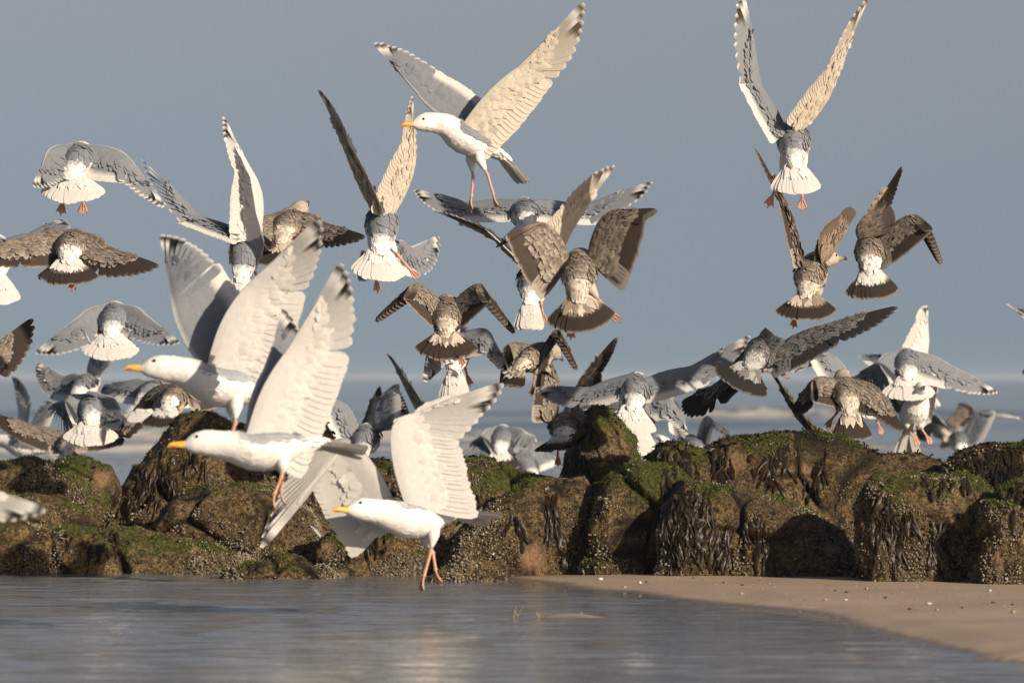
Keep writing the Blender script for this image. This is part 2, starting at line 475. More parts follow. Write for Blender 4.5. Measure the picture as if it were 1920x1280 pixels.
def make_rock(label, ybase, prof, df, db, ex, seed, green=0.0, weed=0.0, rough=1.0, barn=2600, nu=250, nv=120):
    global rock_n
    prof = A(prof, float)
    d0 = CAMH * FPX / (ybase - HOR)
    dc = d0 + df
    zb = -0.14
    # top line in metres, resampled by length so that steep flanks keep their detail
    top = A([px(x, y, dc) for x, y in prof])
    X, Z = top[:, 0], top[:, 2]
    seg = np.hypot(np.diff(X), np.diff(Z)); s = np.concatenate([[0], np.cumsum(seg)])
    su = np.linspace(0, s[-1], nu)
    Xu, Zu = np.interp(su, s, X), np.interp(su, s, Z)
    for _ in range(3):
        Zu[1:-1] = (Zu[:-2] + 2 * Zu[1:-1] + Zu[2:]) / 4
        Xu[1:-1] = (Xu[:-2] + 2 * Xu[1:-1] + Xu[2:]) / 4
    ends = np.clip(np.minimum(np.arange(nu), nu - 1 - np.arange(nu)) / (nu * 0.05), 0, 1)
    H = np.maximum(Zu - zb, 0.03)
    H = H * (0.2 + 0.8 * ends)
    uu = (Xu - Xu[0]) / (Xu[-1] - Xu[0] + 1e-9)
    kd = np.maximum((1 - np.abs(2 * uu - 1) ** 3.5), 0) ** 0.5 * 0.5 + 0.5
    th = np.linspace(0, math.pi, nv)
    c, sn = np.cos(th), np.sin(th)
    yy = np.sign(c) * np.abs(c) ** (2 / ex); zz = np.abs(sn) ** (2 / ex)
    Yg = dc - np.where(yy > 0, df, db)[None, :] * yy[None, :] * kd[:, None]
    Zg = zb + H[:, None] * zz[None, :]
    Xg = np.repeat(Xu[:, None], nv, 1)
    P = np.stack([Xg, Yg, Zg], -1)

    def normals(P):
        du = np.gradient(P, axis=0); dv = np.gradient(P, axis=1)
        n = np.cross(dv, du); n /= np.linalg.norm(n, axis=-1)[..., None] + 1e-9
        return n
    n = normals(P)
    ctr = A([Xu.mean(), dc, zb])
    if (n * (P - ctr)).sum() < 0: n = -n
    q = P.reshape(-1, 3) + seed * 7.7
    topw = 1 - 0.55 * np.clip((P[..., 2] - zb) / H.max(), 0, 1).reshape(-1) ** 4
    # blocky large forms with crevices between them, ledges, pits, crust
    big = fbm(q * A([2.6, 2.6, 3.4]), 2)
    r_ = np.random.default_rng(seed)
    nsd = 16
    sd_ = P.reshape(-1, 3)[r_.integers(0, P.shape[0] * P.shape[1], nsd)] + r_.normal(0, 0.03, (nsd, 3))
    wq = P.reshape(-1, 3) + 0.07 * np.stack([noise(q * 5 + 1), noise(q * 5 + 40), noise(q * 5 + 80)], -1)
    dd_ = np.linalg.norm((wq[:, None] - sd_[None]) * A([1.0, 0.7, 1.25]), axis=-1)
    srt = np.argsort(dd_, 1)[:, :2]; ar_ = np.arange(len(wq))
    d1, d2 = dd_[ar_, srt[:, 0]], dd_[ar_, srt[:, 1]]
    lift = r_.uniform(-1, 1, nsd); gap = d2 - d1
    step = lift[srt[:, 0]] * np.clip(gap / 0.05, 0, 1)
    on_ = np.clip(noise(q * 2.4 + 3) * 4 + 0.8, 0, 1)
    crack = np.exp(-(gap / 0.022) ** 2) * on_
    mid = fbm(q * 11, 3)
    fine = fbm(q * 45, 3)
    disp = (0.055 * big * topw + 0.034 * step * topw + 0.016 * mid * rough + 0.0065 * fine * rough - 0.038 * crack * topw)
    pit = np.clip(noise(q * 20 + 50) - 0.28, 0, 1)
    disp -= 0.035 * pit
    P = P + n * disp.reshape(P.shape[:2])[..., None]
    n = normals(P)
    if (n * (P - ctr)).sum() < 0: n = -n
    V = P.reshape(-1, 3); Nn = n.reshape(-1, 3)
    hz = (V[:, 2] - 0) / max(Zu.max(), 0.05)
    patch = fbm(q * 3.3 + 77, 4); patch2 = fbm(q * 9 + 7, 3)
    ga = np.clip((Nn[:, 2] * 0.75 + 0.9 * patch + 0.35 * patch2 + 0.35 * (hz - 0.6) + green - 0.62) * 4.5, 0, 1)
    weed_shade = np.maximum(np.clip((fbm(q * 4.5 + 140, 4) + 0.25 * patch2 + weed - 0.42) * 6, 0, 1) * 0.9, np.clip(crack * 1.3 - 0.3, 0, 1))  # weed film, with shade painted dark along the cracks
    bs = np.zeros(len(V))
    pxx = V[:, 0] / V[:, 1] * FPX + 960; pyy = HOR - (V[:, 2] - CAMH) / V[:, 1] * FPX
    for bx_, by_, br_ in BARE:
        if br_: bs = np.maximum(bs, np.clip(1.6 - np.hypot(pxx - bx_, pyy - by_) / br_ + 0.9 * patch2, 0, 1) * (V[:, 1] < dc))
    ga *= 1 - bs; weed_shade *= 1 - bs
    quads = gridq(nu, nv)
    root = empty('rock', (float(Xu.mean()), float(dc), 0.0))
    org = A(root.location)
    mb = MB(); mb.add(V, quads, col=np.stack([ga, weed_shade, bs], -1))
    o = mb.build('stone', M_ROCK, root, org)
    o.data.flip_normals() if (np.cross(P[1, nv // 3] - P[0, nv // 3], P[0, nv // 3 + 1] - P[0, nv // 3]) * n[0, nv // 3]).sum() < 0 else None
    tag(root, label, 'rock', 'seaweed covered rocks along the sand')
    rock_bvh_v.append(V); rock_bvh_f.append(quads + rock_n); rock_n += len(V)
    # barnacles: only on the camera half and the flanks
    crust = np.clip(fbm(q * 5 + 200, 3) * 3.0 + 0.25 + 1.1 * (0.45 - hz), 0.01, 1.6) ** 1.8 * (1 - 0.85 * ga) * (1 - 0.7 * bs)
    area = np.linalg.norm(np.cross(np.gradient(P, axis=0), np.gradient(P, axis=1)), axis=-1).ravel()
    w = crust * area * (V[:, 1] < dc + 0.10) * (V[:, 2] > -0.02)
    barn = int(barn * 1.7); k = rng.choice(len(V), barn, p=w / w.sum())
    cv, cn = V[k] + rng.normal(0, 0.0035, (barn, 3)), Nn[k]
    barn = len(k); rad = rng.uniform(0.0022, 0.0052, barn) * (1 + 0.5 * (rng.random(barn) < 0.1)); hgt = rad * rng.uniform(0.7, 1.3, barn)
    t1 = np.cross(cn, rng.normal(size=(barn, 3))); t1 /= np.linalg.norm(t1, axis=1)[:, None] + 1e-9
    t2 = np.cross(cn, t1)
    a = np.arange(6) / 6 * 2 * math.pi
    ring = np.cos(a)[None, :, None] * t1[:, None] + np.sin(a)[None, :, None] * t2[:, None]
    jit = rng.uniform(0.8, 1.2, (barn, 6, 1))
    lo = cv[:, None] + ring * (rad[:, None, None] * jit) - cn[:, None] * 0.002
    hi = cv[:, None] + ring * (rad[:, None, None] * 0.5) + cn[:, None] * hgt[:, None, None]
    pit_ = (cv + cn * (hgt * 0.45)[:, None])[:, None]
    vv = np.concatenate([lo, hi, pit_], 1)
    tone = rng.uniform(0.15, 1.15, (barn, 1, 1)) * A([0.38, 0.315, 0.21])[None, None]
    tone = np.where(rng.random((barn, 1, 1)) < 0.02, A([0.55, 0.50, 0.42])[None, None], tone)
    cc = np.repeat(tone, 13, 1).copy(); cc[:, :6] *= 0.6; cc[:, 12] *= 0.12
    i6 = np.arange(6); j6 = (i6 + 1) % 6
    q1 = np.stack([i6, j6, 6 + j6, 6 + i6], -1); t1_ = np.stack([6 + i6, 6 + j6, np.full(6, 12)], -1)
    off = (np.arange(barn) * 13)[:, None, None]
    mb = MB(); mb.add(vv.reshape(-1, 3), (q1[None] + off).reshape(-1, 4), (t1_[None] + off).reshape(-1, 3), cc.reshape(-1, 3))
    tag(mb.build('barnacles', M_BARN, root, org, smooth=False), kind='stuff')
    # short green algae tufts
    wg = np.clip(ga - 0.35, 0, 1) * area * (V[:, 1] < dc + 0.15) * (V[:, 2] > 0)
    if wg.sum() > 1e-6:
        nb = int(min(6000, 200000 * wg.sum()))
        if nb > 20:
            k = rng.choice(len(V), nb, p=wg / wg.sum())
            b = V[k] + rng.normal(0, 0.004, (nb, 3)); nn = Nn[k]
            d = nn * 0.5 + rng.normal(0, 0.6, (nb, 3)) + A([0, -0.1, -0.35]); d /= np.linalg.norm(d, axis=1)[:, None]
            sd = np.cross(d, rng.normal(size=(nb, 3))); sd /= np.linalg.norm(sd, axis=1)[:, None] + 1e-9
            ln = rng.uniform(0.003, 0.009, nb)[:, None]; wdt = rng.uniform(0.0012, 0.0028, nb)[:, None]
            vv = np.stack([b - sd * wdt, b + sd * wdt, b + d * ln * 0.6 + sd * wdt * 0.8, b + d * ln * 0.6 - sd * wdt * 0.8, b + d * ln + A([0, 0, -1]) * ln * 0.3], 1)
            tn = rng.uniform(0.5, 1.5, (nb, 1, 1)) * A([1.0, 1.0, 1.0])[None, None]
            off = (np.arange(nb) * 5)[:, None]
            mb = MB(); mb.add(vv.reshape(-1, 3), A([0, 1, 2, 3])[None] + off, A([3, 2, 4])[None] + off, np.repeat(tn, 5, 1).reshape(-1, 3))
            tag(mb.build('green_algae', M_ALGA, root, org), kind='stuff')
    ROCKS.append((root, V, Nn, dc))
    return root


RK = {}
RK['left_low'] = make_rock('rounded low rock with mossy top beside the tall pyramid shaped rock', 1066, [(-90, 890), (-20, 864), (60, 856), (150, 861), (205, 880), (225, 930), (236, 1064)], 0.32, 0.35, 2.3, 1, 0.10)
RK['left_mid'] = make_rock('sloping barnacled rock in front of the rounded low mossy rock', 1070, [(-90, 960), (-20, 925), (60, 915), (140, 930), (200, 975), (225, 1040), (240, 1072)], 0.28, 0.3, 2.2, 2, -0.02)
RK['ledge_l'] = make_rock('long flat rubble ledge crusted with mussels at the water edge', 1077, [(-120, 1000), (0, 985), (120, 990), (240, 1000), (330, 1012), (420, 1030), (470, 1052), (500, 1078)], 0.22, 0.3, 2.4, 3, 0.05, 0.05, 1.6, 4200)
RK['pyramid'] = make_rock('tall pyramid shaped rock with steep dark edge behind the gulls', 1062, [(214, 1062), (222, 940), (252, 868), (300, 806), (336, 776), (368, 766), (400, 772), (440, 792), (485, 830), (530, 900), (555, 1062)], 0.38, 0.3, 1.9, 4, -0.02, 0.04)
RK['pyramid_step'] = make_rock('squared rock step with green shelf at the foot of the pyramid rock', 1072, [(268, 1070), (284, 990), (330, 930), (390, 908), (470, 905), (540, 925), (590, 960), (625, 1074)], 0.26, 0.3, 3.0, 5, 0.02)
RK['second'] = make_rock('mossy rock hump behind the flying white gulls', 1060, [(470, 1060), (505, 900), (540, 812), (565, 778), (588, 768), (612, 790), (640, 834), (690, 866), (745, 880), (790, 940), (815, 1062)], 0.4, 0.3, 2.0, 6, 0.06)
RK['islet'] = make_rock('small flat mossy stone standing in the water edge', 1086, [(412, 1086), (440, 1060), (500, 1046), (560, 1042), (610, 1054), (650, 1087)], 0.14, 0.25, 2.4, 7, 0.12, 0.0, 1.6, 1500, 110, 60)
RK['mid_front'] = make_rock('dark mussel crusted rock under the hovering gull', 1079, [(560, 1078), (600, 1010), (660, 970), (740, 960), (810, 985), (860, 1040), (890, 1080)], 0.26, 0.3, 2.3, 8, -0.08, 0.10, 1.3, 3600)
RK['mid_back'] = make_rock('broad rock with dipping mossy crest left of the green peak', 1068, [(720, 1066), (745, 900), (790, 872), (850, 862), (900, 855), (935, 862), (970, 882), (1030, 893), (1085, 910), (1120, 1066)], 0.42, 0.3, 2.1, 9, 0.12)
RK['mid_face'] = make_rock('pale barnacled block with vertical weed streaks beneath the mossy crest', 1082, [(812, 1080), (850, 1012), (885, 965), (935, 932), (1000, 908), (1090, 897), (1128, 930), (1146, 1083)], 0.3, 0.3, 3.0, 10, -0.12, -0.06)
RK['pebbly'] = make_rock('small knobbly stone at the shoreline under the pale block', 1091, [(798, 1090), (826, 1066), (870, 1054), (915, 1064), (952, 1090)], 0.10, 0.2, 2.3, 11, -0.1, 0.05, 1.6, 1300, 90, 56)
RK['peak'] = make_rock('pointed green rock peak draped with dark wrack on one side', 1066, [(1028, 1064), (1045, 900), (1066, 845), (1092, 788), (1112, 766), (1140, 765), (1166, 790), (1194, 828), (1214, 872), (1232, 1066)], 0.36, 0.28, 2.1, 12, 0.52)
RK['peak_foot'] = make_rock('smooth olive boulder below the pointed green peak', 1085, [(1092, 1083), (1106, 930), (1138, 884), (1200, 868), (1265, 880), (1310, 915), (1340, 990), (1356, 1086)], 0.32, 0.3, 2.6, 13, 0.36)
RK['ridge'] = make_rock('long humped rock ridge with leafy wrack along its crest', 1078, [(1196, 1076), (1214, 860), (1248, 823), (1290, 826), (1320, 834), (1352, 816), (1420, 808), (1480, 803), (1540, 806), (1600, 822), (1660, 846), (1720, 858), (1790, 870), (1840, 1080)], 0.46, 0.35, 2.2, 14, 0.0, 0.02, 1.0, 4200, 330)
RK['ridge_foot'] = make_rock('barnacle studded block with hanging black wrack below the ridge', 1089, [(1222, 1087), (1238, 950), (1280, 900), (1370, 912), (1450, 932), (1530, 962), (1584, 1000), (1606, 1090)], 0.28, 0.35, 2.8, 15, -0.06, 0.03, 1.2, 4200)
RK['right_block'] = make_rock('blocky rock with bright green top beside the deep dark gap', 1099, [(1604, 1098), (1616, 950), (1640, 900), (1700, 884), (1780, 882), (1835, 900), (1875, 960), (1898, 1100)], 0.34, 0.4, 2.8, 16, 0.08, 0.03, 1.2, 4000)
RK['right_back'] = make_rock('high dark rock clad in wrack behind the green topped block', 1084, [(1742, 1084), (1776, 872), (1812, 848), (1866, 834), (1930, 823), (2010, 820), (2080, 900), (2110, 1086)], 0.45, 0.35, 2.3, 17, 0.0, 0.12)
RK['right_front'] = make_rock('shaded barnacled boulder against the green topped block', 1104, [(1826, 1102), (1842, 960), (1870, 912), (1930, 888), (2000, 895), (2060, 960), (2090, 1104)], 0.3, 0.35, 2.6, 18, 0.0, 0.03, 1.2, 3000)

rv = np.concatenate(rock_bvh_v); rf = np.concatenate(rock_bvh_f)
BVH = BVHTree.FromPolygons([tuple(v) for v in rv], [tuple(int(i) for i in f) for f in rf])
CAMV = Vector((0, 0, CAMH))


def hit_px(x, y):
    d = Vector(px(x, y, 1.0)) - CAMV
    h = BVH.ray_cast(CAMV, d.normalized(), 40)
    return h[0], h[1]


def hit_y(x, z):
    h = BVH.ray_cast(Vector((x, 20.0, z)), Vector((0, 1, 0)), 12)
    return h[0]


def frond(mb, p, length, width, lean, flare):
    """one strap of wrack that hangs down over the rock face"""
    pts = []; x, z = p[0], p[2]; y = p[1]
    n = max(4, int(length / 0.018))
    for i in range(n + 1):
        h = hit_y(x, z)
        yy = (h[1] if h is not None else y) - 0.006 - flare * (0.5 + 0.5 * math.sin(i * 1.3 + lean * 60))
        if i and yy < y - 0.05: yy = y - 0.05
        if i and yy > y + 0.03: yy = y + 0.03
        y = yy
        pts.append((x, y, z))
        z -= length / n; x += lean * length / n + random.gauss(0, 0.0022)
        if z < 0.0: break
    if len(pts) < 3: return
    pts = A(pts); m = len(pts); t = np.linspace(0, 1, m)
    wv = width * (0.5 + 0.7 * np.sin(t * 2.6 + 0.3)) * (1 + 0.35 * np.sin(t * 23 + lean * 90))
    tw = np.cumsum(np.random.default_rng(int(abs(p[0]) * 1e5) % 99999).normal(0, 0.35, m))
    sd = np.stack([np.cos(tw), np.sin(tw) * 0.8, 0 * tw], -1)
    vv = np.stack([pts - sd * wv[:, None], pts - A([0, 0.003, 0]), pts + sd * wv[:, None]], 1)
    mb.add(vv.reshape(-1, 3), gridq(m, 3))


WEED = {}


def weed_for(x, y):
    """the rock whose face is hit at this pixel carries the weed"""
    h, n = hit_px(x, y)
    if h is None: return None, None
    best = min(range(len(ROCKS)), key=lambda i: np.min(np.sum((ROCKS[i][1][::7] - A(h)) ** 2, 1)))
    return best, h


clusters = [  # x0, x1, y0, y1, length px, count
    (1235, 1330, 905, 935, 120, 90), (1235, 1300, 950, 975, 110, 70), (1050, 1085, 815, 850, 70, 60), (1042, 1075, 850, 880, 50, 40), (1095, 1110, 785, 815, 60, 24),
    (1028, 1040, 930, 945, 80, 16), (1088, 1104, 985, 1010, 80, 20), (955, 968, 970, 985, 45, 10), (1060, 1076, 1030, 1040, 45, 12),
    (1195, 1215, 825, 850, 55, 16), (1250, 1300, 832, 860, 60, 44), (1340, 1365, 840, 860, 55, 26), (1440, 1456, 860, 880, 60, 18), (1455, 1478, 825, 840, 50, 16),
    (1535, 1552, 845, 860, 45, 14), (1510, 1525, 895, 905, 34, 10), (1425, 1440, 970, 985, 85, 22), (1395, 1420, 960, 970, 45, 18), (1315, 1375, 985, 1010, 75, 50), (1410, 1420, 858, 866, 20, 6),
    (1680, 1710, 960, 985, 75, 24), (1755, 1785, 970, 985, 65, 24), (1745, 1760, 1000, 1050, 60, 10), (1640, 1668, 930, 960, 110, 30), (1800, 1900, 850, 872, 50, 90), (1850, 1915, 835, 850, 50, 60), (1720, 1760, 888, 898, 22, 24),
    (1880, 1915, 905, 925, 60, 30), (255, 290, 850, 900, 60, 26), (225, 250, 920, 960, 70, 26), (345, 380, 830, 850, 40, 18), (130, 220, 985, 1000, 34, 30), (735, 760, 885, 900, 60, 16), (860, 890, 905, 920, 40, 18), (640, 720, 985, 1010, 45, 26), (280, 330, 870, 900, 70, 20)]
for x0, x1, y0, y1, ln, cnt in clusters:
    for k in range(int(cnt * 0.6)):
        xx, yy = random.uniform(x0 - 6, x1 + 6), random.uniform(y0 - 8, y1 + 22)
        b, h = weed_for(xx, yy)
        if b is None: continue
        WEED.setdefault(b, MB())
        frond(WEED[b], h, ln * random.uniform(0.25, 1.15) / 430, random.uniform(0.003, 0.0105), random.gauss(0, 0.28), random.uniform(0.001, 0.014))
# leafy tufts standing along the crests
crest = [(1215, 1300, 826, 14, 70), (1320, 1480, 812, 14, 150), (1060, 1165, 778, 12, 60), (1480, 1560, 806, 9, 30), (1600, 1780, 850, 8, 50), (1780, 1920, 845, 14, 130), (300, 400, 780, 9, 34), (870, 940, 862, 9, 26), (110, 190, 860, 8, 18), (570, 630, 785, 9, 22), (700, 760, 880, 14, 40)]
for x0, x1, yc, sp, cnt in crest:
    for k in range(cnt):
        xx = random.uniform(x0, x1)
        yy = yc - 40
        b = None
        while yy < yc + 70 and b is None:
            b, h = weed_for(xx, yy); yy += 3
        if b is None: continue
        if random.random() < 0.35: 
            b2, h2 = weed_for(xx, yy + random.uniform(2, 14))
            if b2 is not None: b, h = b2, h2
        WEED.setdefault(b, MB())
        h = A(h)
        for s_ in range(3):
            d = nrm(A([random.gauss(0, 0.9), random.gauss(-0.2, 0.7), random.gauss(0.25, 0.5)]))
            sd = nrm(np.cross(d, A([random.gauss(0, 1), random.gauss(0, 1), 0.3])))
            L_ = random.uniform(0.010, 0.032); wd_ = random.uniform(0.003, 0.007)
            bb = h - A([0, 0, 0.006]); mid_ = bb + d * L_ * 0.55 + A([0, 0, 0.003]); en = bb + d * L_ - A([0, 0, 0.006])
            WEED[b].add([bb - sd * wd_ * 0.5, bb + sd * wd_ * 0.5, mid_ + sd * wd_, mid_ - sd * wd_, en + sd * wd_ * 0.7, en - sd * wd_ * 0.7], [[0, 1, 2, 3], [3, 2, 4, 5]])
for b, m_ in WEED.items():
    if m_.n:
        tag(m_.build('seaweed', M_WEED, ROCKS[b][0], A(ROCKS[b][0].location)), kind='stuff')

# ------------------------------------------------------------------ shells, pebbles and debris on the sand
def blob(name, x, y, size, col, flat, seed, label, cat, group):
    d = CAMH * FPX / (y - HOR)
    X = (x - 960) / FPX * d
    r = np.random.default_rng(seed)
    th = np.linspace(0, math.pi, 7); ph = np.arange(10) / 10 * 2 * math.pi
    T, Ph = np.meshgrid(th, ph, indexing='ij')
    v = np.stack([np.sin(T) * np.cos(Ph), np.sin(T) * np.sin(Ph), np.cos(T) * flat], -1)
    v *= (1 + 0.25 * r.normal(size=3))[None, None]
    v *= (1 + 0.28 * noise(v.reshape(-1, 3) * 1.7 + seed)[:, None]).reshape(7, 10, 1)
    v *= size
    z0 = float(max(sand_h(A([X]), A([d]))[0], -0.004))
    mb = MB(); mb.add(v.reshape(-1, 3) + A([X, d, z0 + size * flat * 0.55]), gridq(7, 10, True), col=np.tile(A(col), (70, 1)) * (0.85 + 0.3 * r.random((70, 1))))
    o = mb.build(name, M_SHELL, None, (X, d, z0))
    return tag(o, label, cat, group)


white, tan, dark = (0.66, 0.62, 0.56), (0.42, 0.30, 0.18), (0.035, 0.03, 0.025)
for k, (x, y, s) in enumerate([(1856, 1117, 0.011), (1200, 1099, 0.012), (1126, 1091, 0.011), (1585, 1134, 0.009), (1742, 1141, 0.008), (1705, 1097, 0.006), (1400, 1085, 0.010), (1148, 1083, 0.007)]):
    blob('shell', x, y, s, white, 0.55, 40 + k, 'small white shell lying on the bare sand in front of the rocks', 'shell', 'white shells on the sand')
for k, (x, y, s) in enumerate([(1390, 1120, 0.010), (1548, 1133, 0.009), (1900, 1160, 0.013), (1625, 1112, 0.010), (1757, 1152, 0.007), (1630, 1127, 0.006), (1442, 1103, 0.006), (1171, 1104, 0.008), (1760, 1118, 0.006)]):
    blob('shell_fragment', x, y, s, tan, 0.5, 70 + k, 'small tan shell fragment lying on the bare sand in front of the rocks', 'shell', 'tan shell fragments on the sand')
for k, (x, y, s) in enumerate([(1212, 1098, 0.007), (1236, 1079, 0.010), (1357, 1101, 0.005), (1392, 1106, 0.006), (1587, 1120, 0.007), (1660, 1131, 0.006), (1706, 1151, 0.007), (1804, 1150, 0.006), (1862, 1141, 0.005), (1898, 1145, 0.006), (1566, 1117, 0.005), (1300, 1094, 0.005)]):
    blob('pebble', x, y, s, dark, 0.6, 100 + k, 'small dark pebble lying on the bare sand in front of the rocks', 'pebble', 'dark pebbles on the sand')
# fine grit and broken shell, uncountable
mb = MB(); cnt = 1500
gx = rng.uniform(0.0, 2.4, cnt); gy = rng.uniform(20.5, 25.2, cnt)
keep = (gy > shore_y(gx) + 0.15)
gx, gy = gx[keep], gy[keep]
gz = sand_h(gx, gy)
for i in range(len(gx)):
    s = 0.0012 + 0.0022 * random.random() ** 2
    v = A([[1, 0, 0], [0, 1, 0], [-1, 0, 0], [0, -1, 0], [0, 0, 0.8]]) * s * rng.uniform(0.6, 1.4, (5, 3)) + A([gx[i], gy[i], gz[i]])
    mb.add(v, None, [[0, 1, 4], [1, 2, 4], [2, 3, 4], [3, 0, 4]], random.choice([white, tan, tan, dark, dark]))
tag(mb.build('shell_grit', M_SHELL, smooth=False), 'fine shell grit sprinkled over the bare sand', 'grit', kind='stuff')

for k, (x, y, hgt) in enumerate([(968, 1158, 0.040), (1012, 1158, 0.022), (1090, 1157, 0.022)]):
    d = CAMH * FPX / (y - HOR); X = (x - 960) / FPX * d
    mb = MB()
    for b_ in range(4):
        r_ = np.random.default_rng(k * 10 + b_)
        top_ = A([X + r_.normal(0, 0.010), d + r_.normal(0, 0.01), hgt * r_.uniform(0.6, 1.1)]); bot_ = A([X + r_.normal(0, 0.005), d, -0.02])
        pts_ = [bot_ + (top_ - bot_) * t + A([0.004 * math.sin(t * 4 + b_), 0, 0]) for t in (0, 0.35, 0.7, 1.0)]
        tv = [p_ + A([math.cos(j * 1.2566), math.sin(j * 1.2566), 0]) * (0.0028 * (1 - 0.6 * i / 3)) for i, p_ in enumerate(pts_) for j in range(5)]
        mb.add(tv, gridq(4, 5, True), None, tan)
    tag(mb.build('weed_stalk', M_SHELL, None, (X, d, 0)), ['tallest tan weed stalk poking out of the pool', 'short tan weed stalk in the pool between the other two stalks', 'short tan weed stalk in the pool farthest from the tallest stalk'][k], 'weed', 'weed stalks in the pool')
# ------------------------------------------------------------------ gulls
WHITE, GREY, BLACK = A([0.80, 0.78, 0.74]), A([0.30, 0.315, 0.34]), A([0.016, 0.015, 0.016])
CREAM = A([0.72, 0.66, 0.56])
BROWN, DKBR, PALE, BUFF = A([0.265, 0.212, 0.160]), A([0.070, 0.054, 0.044]), A([0.58, 0.52, 0.44]), A([0.42, 0.335, 0.25])
PINK, ORNG, YEL, HORN = A([0.60, 0.38, 0.31]), A([0.52, 0.25, 0.13]), A([0.74, 0.44, 0.09]), A([0.05, 0.04, 0.035])

TT = A([0.0, 0.14, 0.36, 0.6, 0.8, 0.92, 1.0])
WPROF = A([0.30, 0.75, 1.0, 1.0, 0.97, 0.86, 0.42])
BLQ = gridq(7, 3)


def blade(r, d, w, n, L, B, curv, sweep, top, bot, thick=0.0006):
    """one feather: vane with raised shaft; top / bot are 7x3x3 colours. returns verts (42), colours"""
    t = TT[:, None, None]
    x = A([-1.0, 0.0, 1.0])[None, :, None]
    c = r + d * (L * t) + n * (-curv * L * t * t) + w * (sweep * L * t * t)
    v = c + w * (x * (B * 0.5) * WPROF[:, None, None]) + n * ((1 - x * x) * B * 0.02)
    V = np.concatenate([v.reshape(-1, 3), (v - n * thick).reshape(-1, 3)])
    return V, np.concatenate([top.reshape(-1, 3), bot.reshape(-1, 3)])


BLADE_Q = np.concatenate([BLQ, BLQ[:, ::-1] + 21])


def fcol(fn):
    """colour grid of a feather from fn(t, x)"""
    return A([[fn(t, x) for x in (-1, 0, 1)] for t in TT])


def small(mb, r, d, w, n, L, B, lift, ccol, ecol, tip=0.45):
    """small body or covert feather, 3x3 scale shape"""
    t = A([0.0, 0.55, 1.0])[:, None, None]; x = A([-1.0, 0, 1.0])[None, :, None]
    wp = A([0.6, 1.0, tip])[:, None, None]
    v = r + d * (L * t) + w * (x * B * 0.5 * wp) + n * (lift * t + 0.0008 - np.abs(x) * 0.0007)
    col = np.repeat(np.asarray(ccol)[None], 9, 0).reshape(3, 3, 3).copy()
    e_ = np.asarray(ecol)
    col[2] = e_; col[1, 0] = 0.5 * (ccol + e_); col[1, 2] = col[1, 0]
    mb.add(v.reshape(-1, 3), SMQ, None, col.reshape(-1, 3))


SMQ = gridq(3, 3)

ST_X = A([-0.185, -0.165, -0.135, -0.10, -0.06, -0.02, 0.03, 0.07, 0.10, 0.125, 0.15, 0.175, 0.20, 0.222, 0.242, 0.257, 0.266])
ST_Z = A([0.016, 0.015, 0.011, 0.006, 0.0, -0.006, -0.008, -0.005, 0.002, 0.008, 0.013, 0.016, 0.018, 0.018, 0.015, 0.012, 0.010])
ST_W = A([0.020, 0.028, 0.038, 0.050, 0.063, 0.072, 0.073, 0.067, 0.060, 0.053, 0.047, 0.042, 0.039, 0.035, 0.027, 0.017, 0.008])
ST_H = A([0.008, 0.013, 0.021, 0.033, 0.049, 0.060, 0.062, 0.059, 0.054, 0.049, 0.044, 0.041, 0.0395, 0.036, 0.029, 0.019, 0.009])


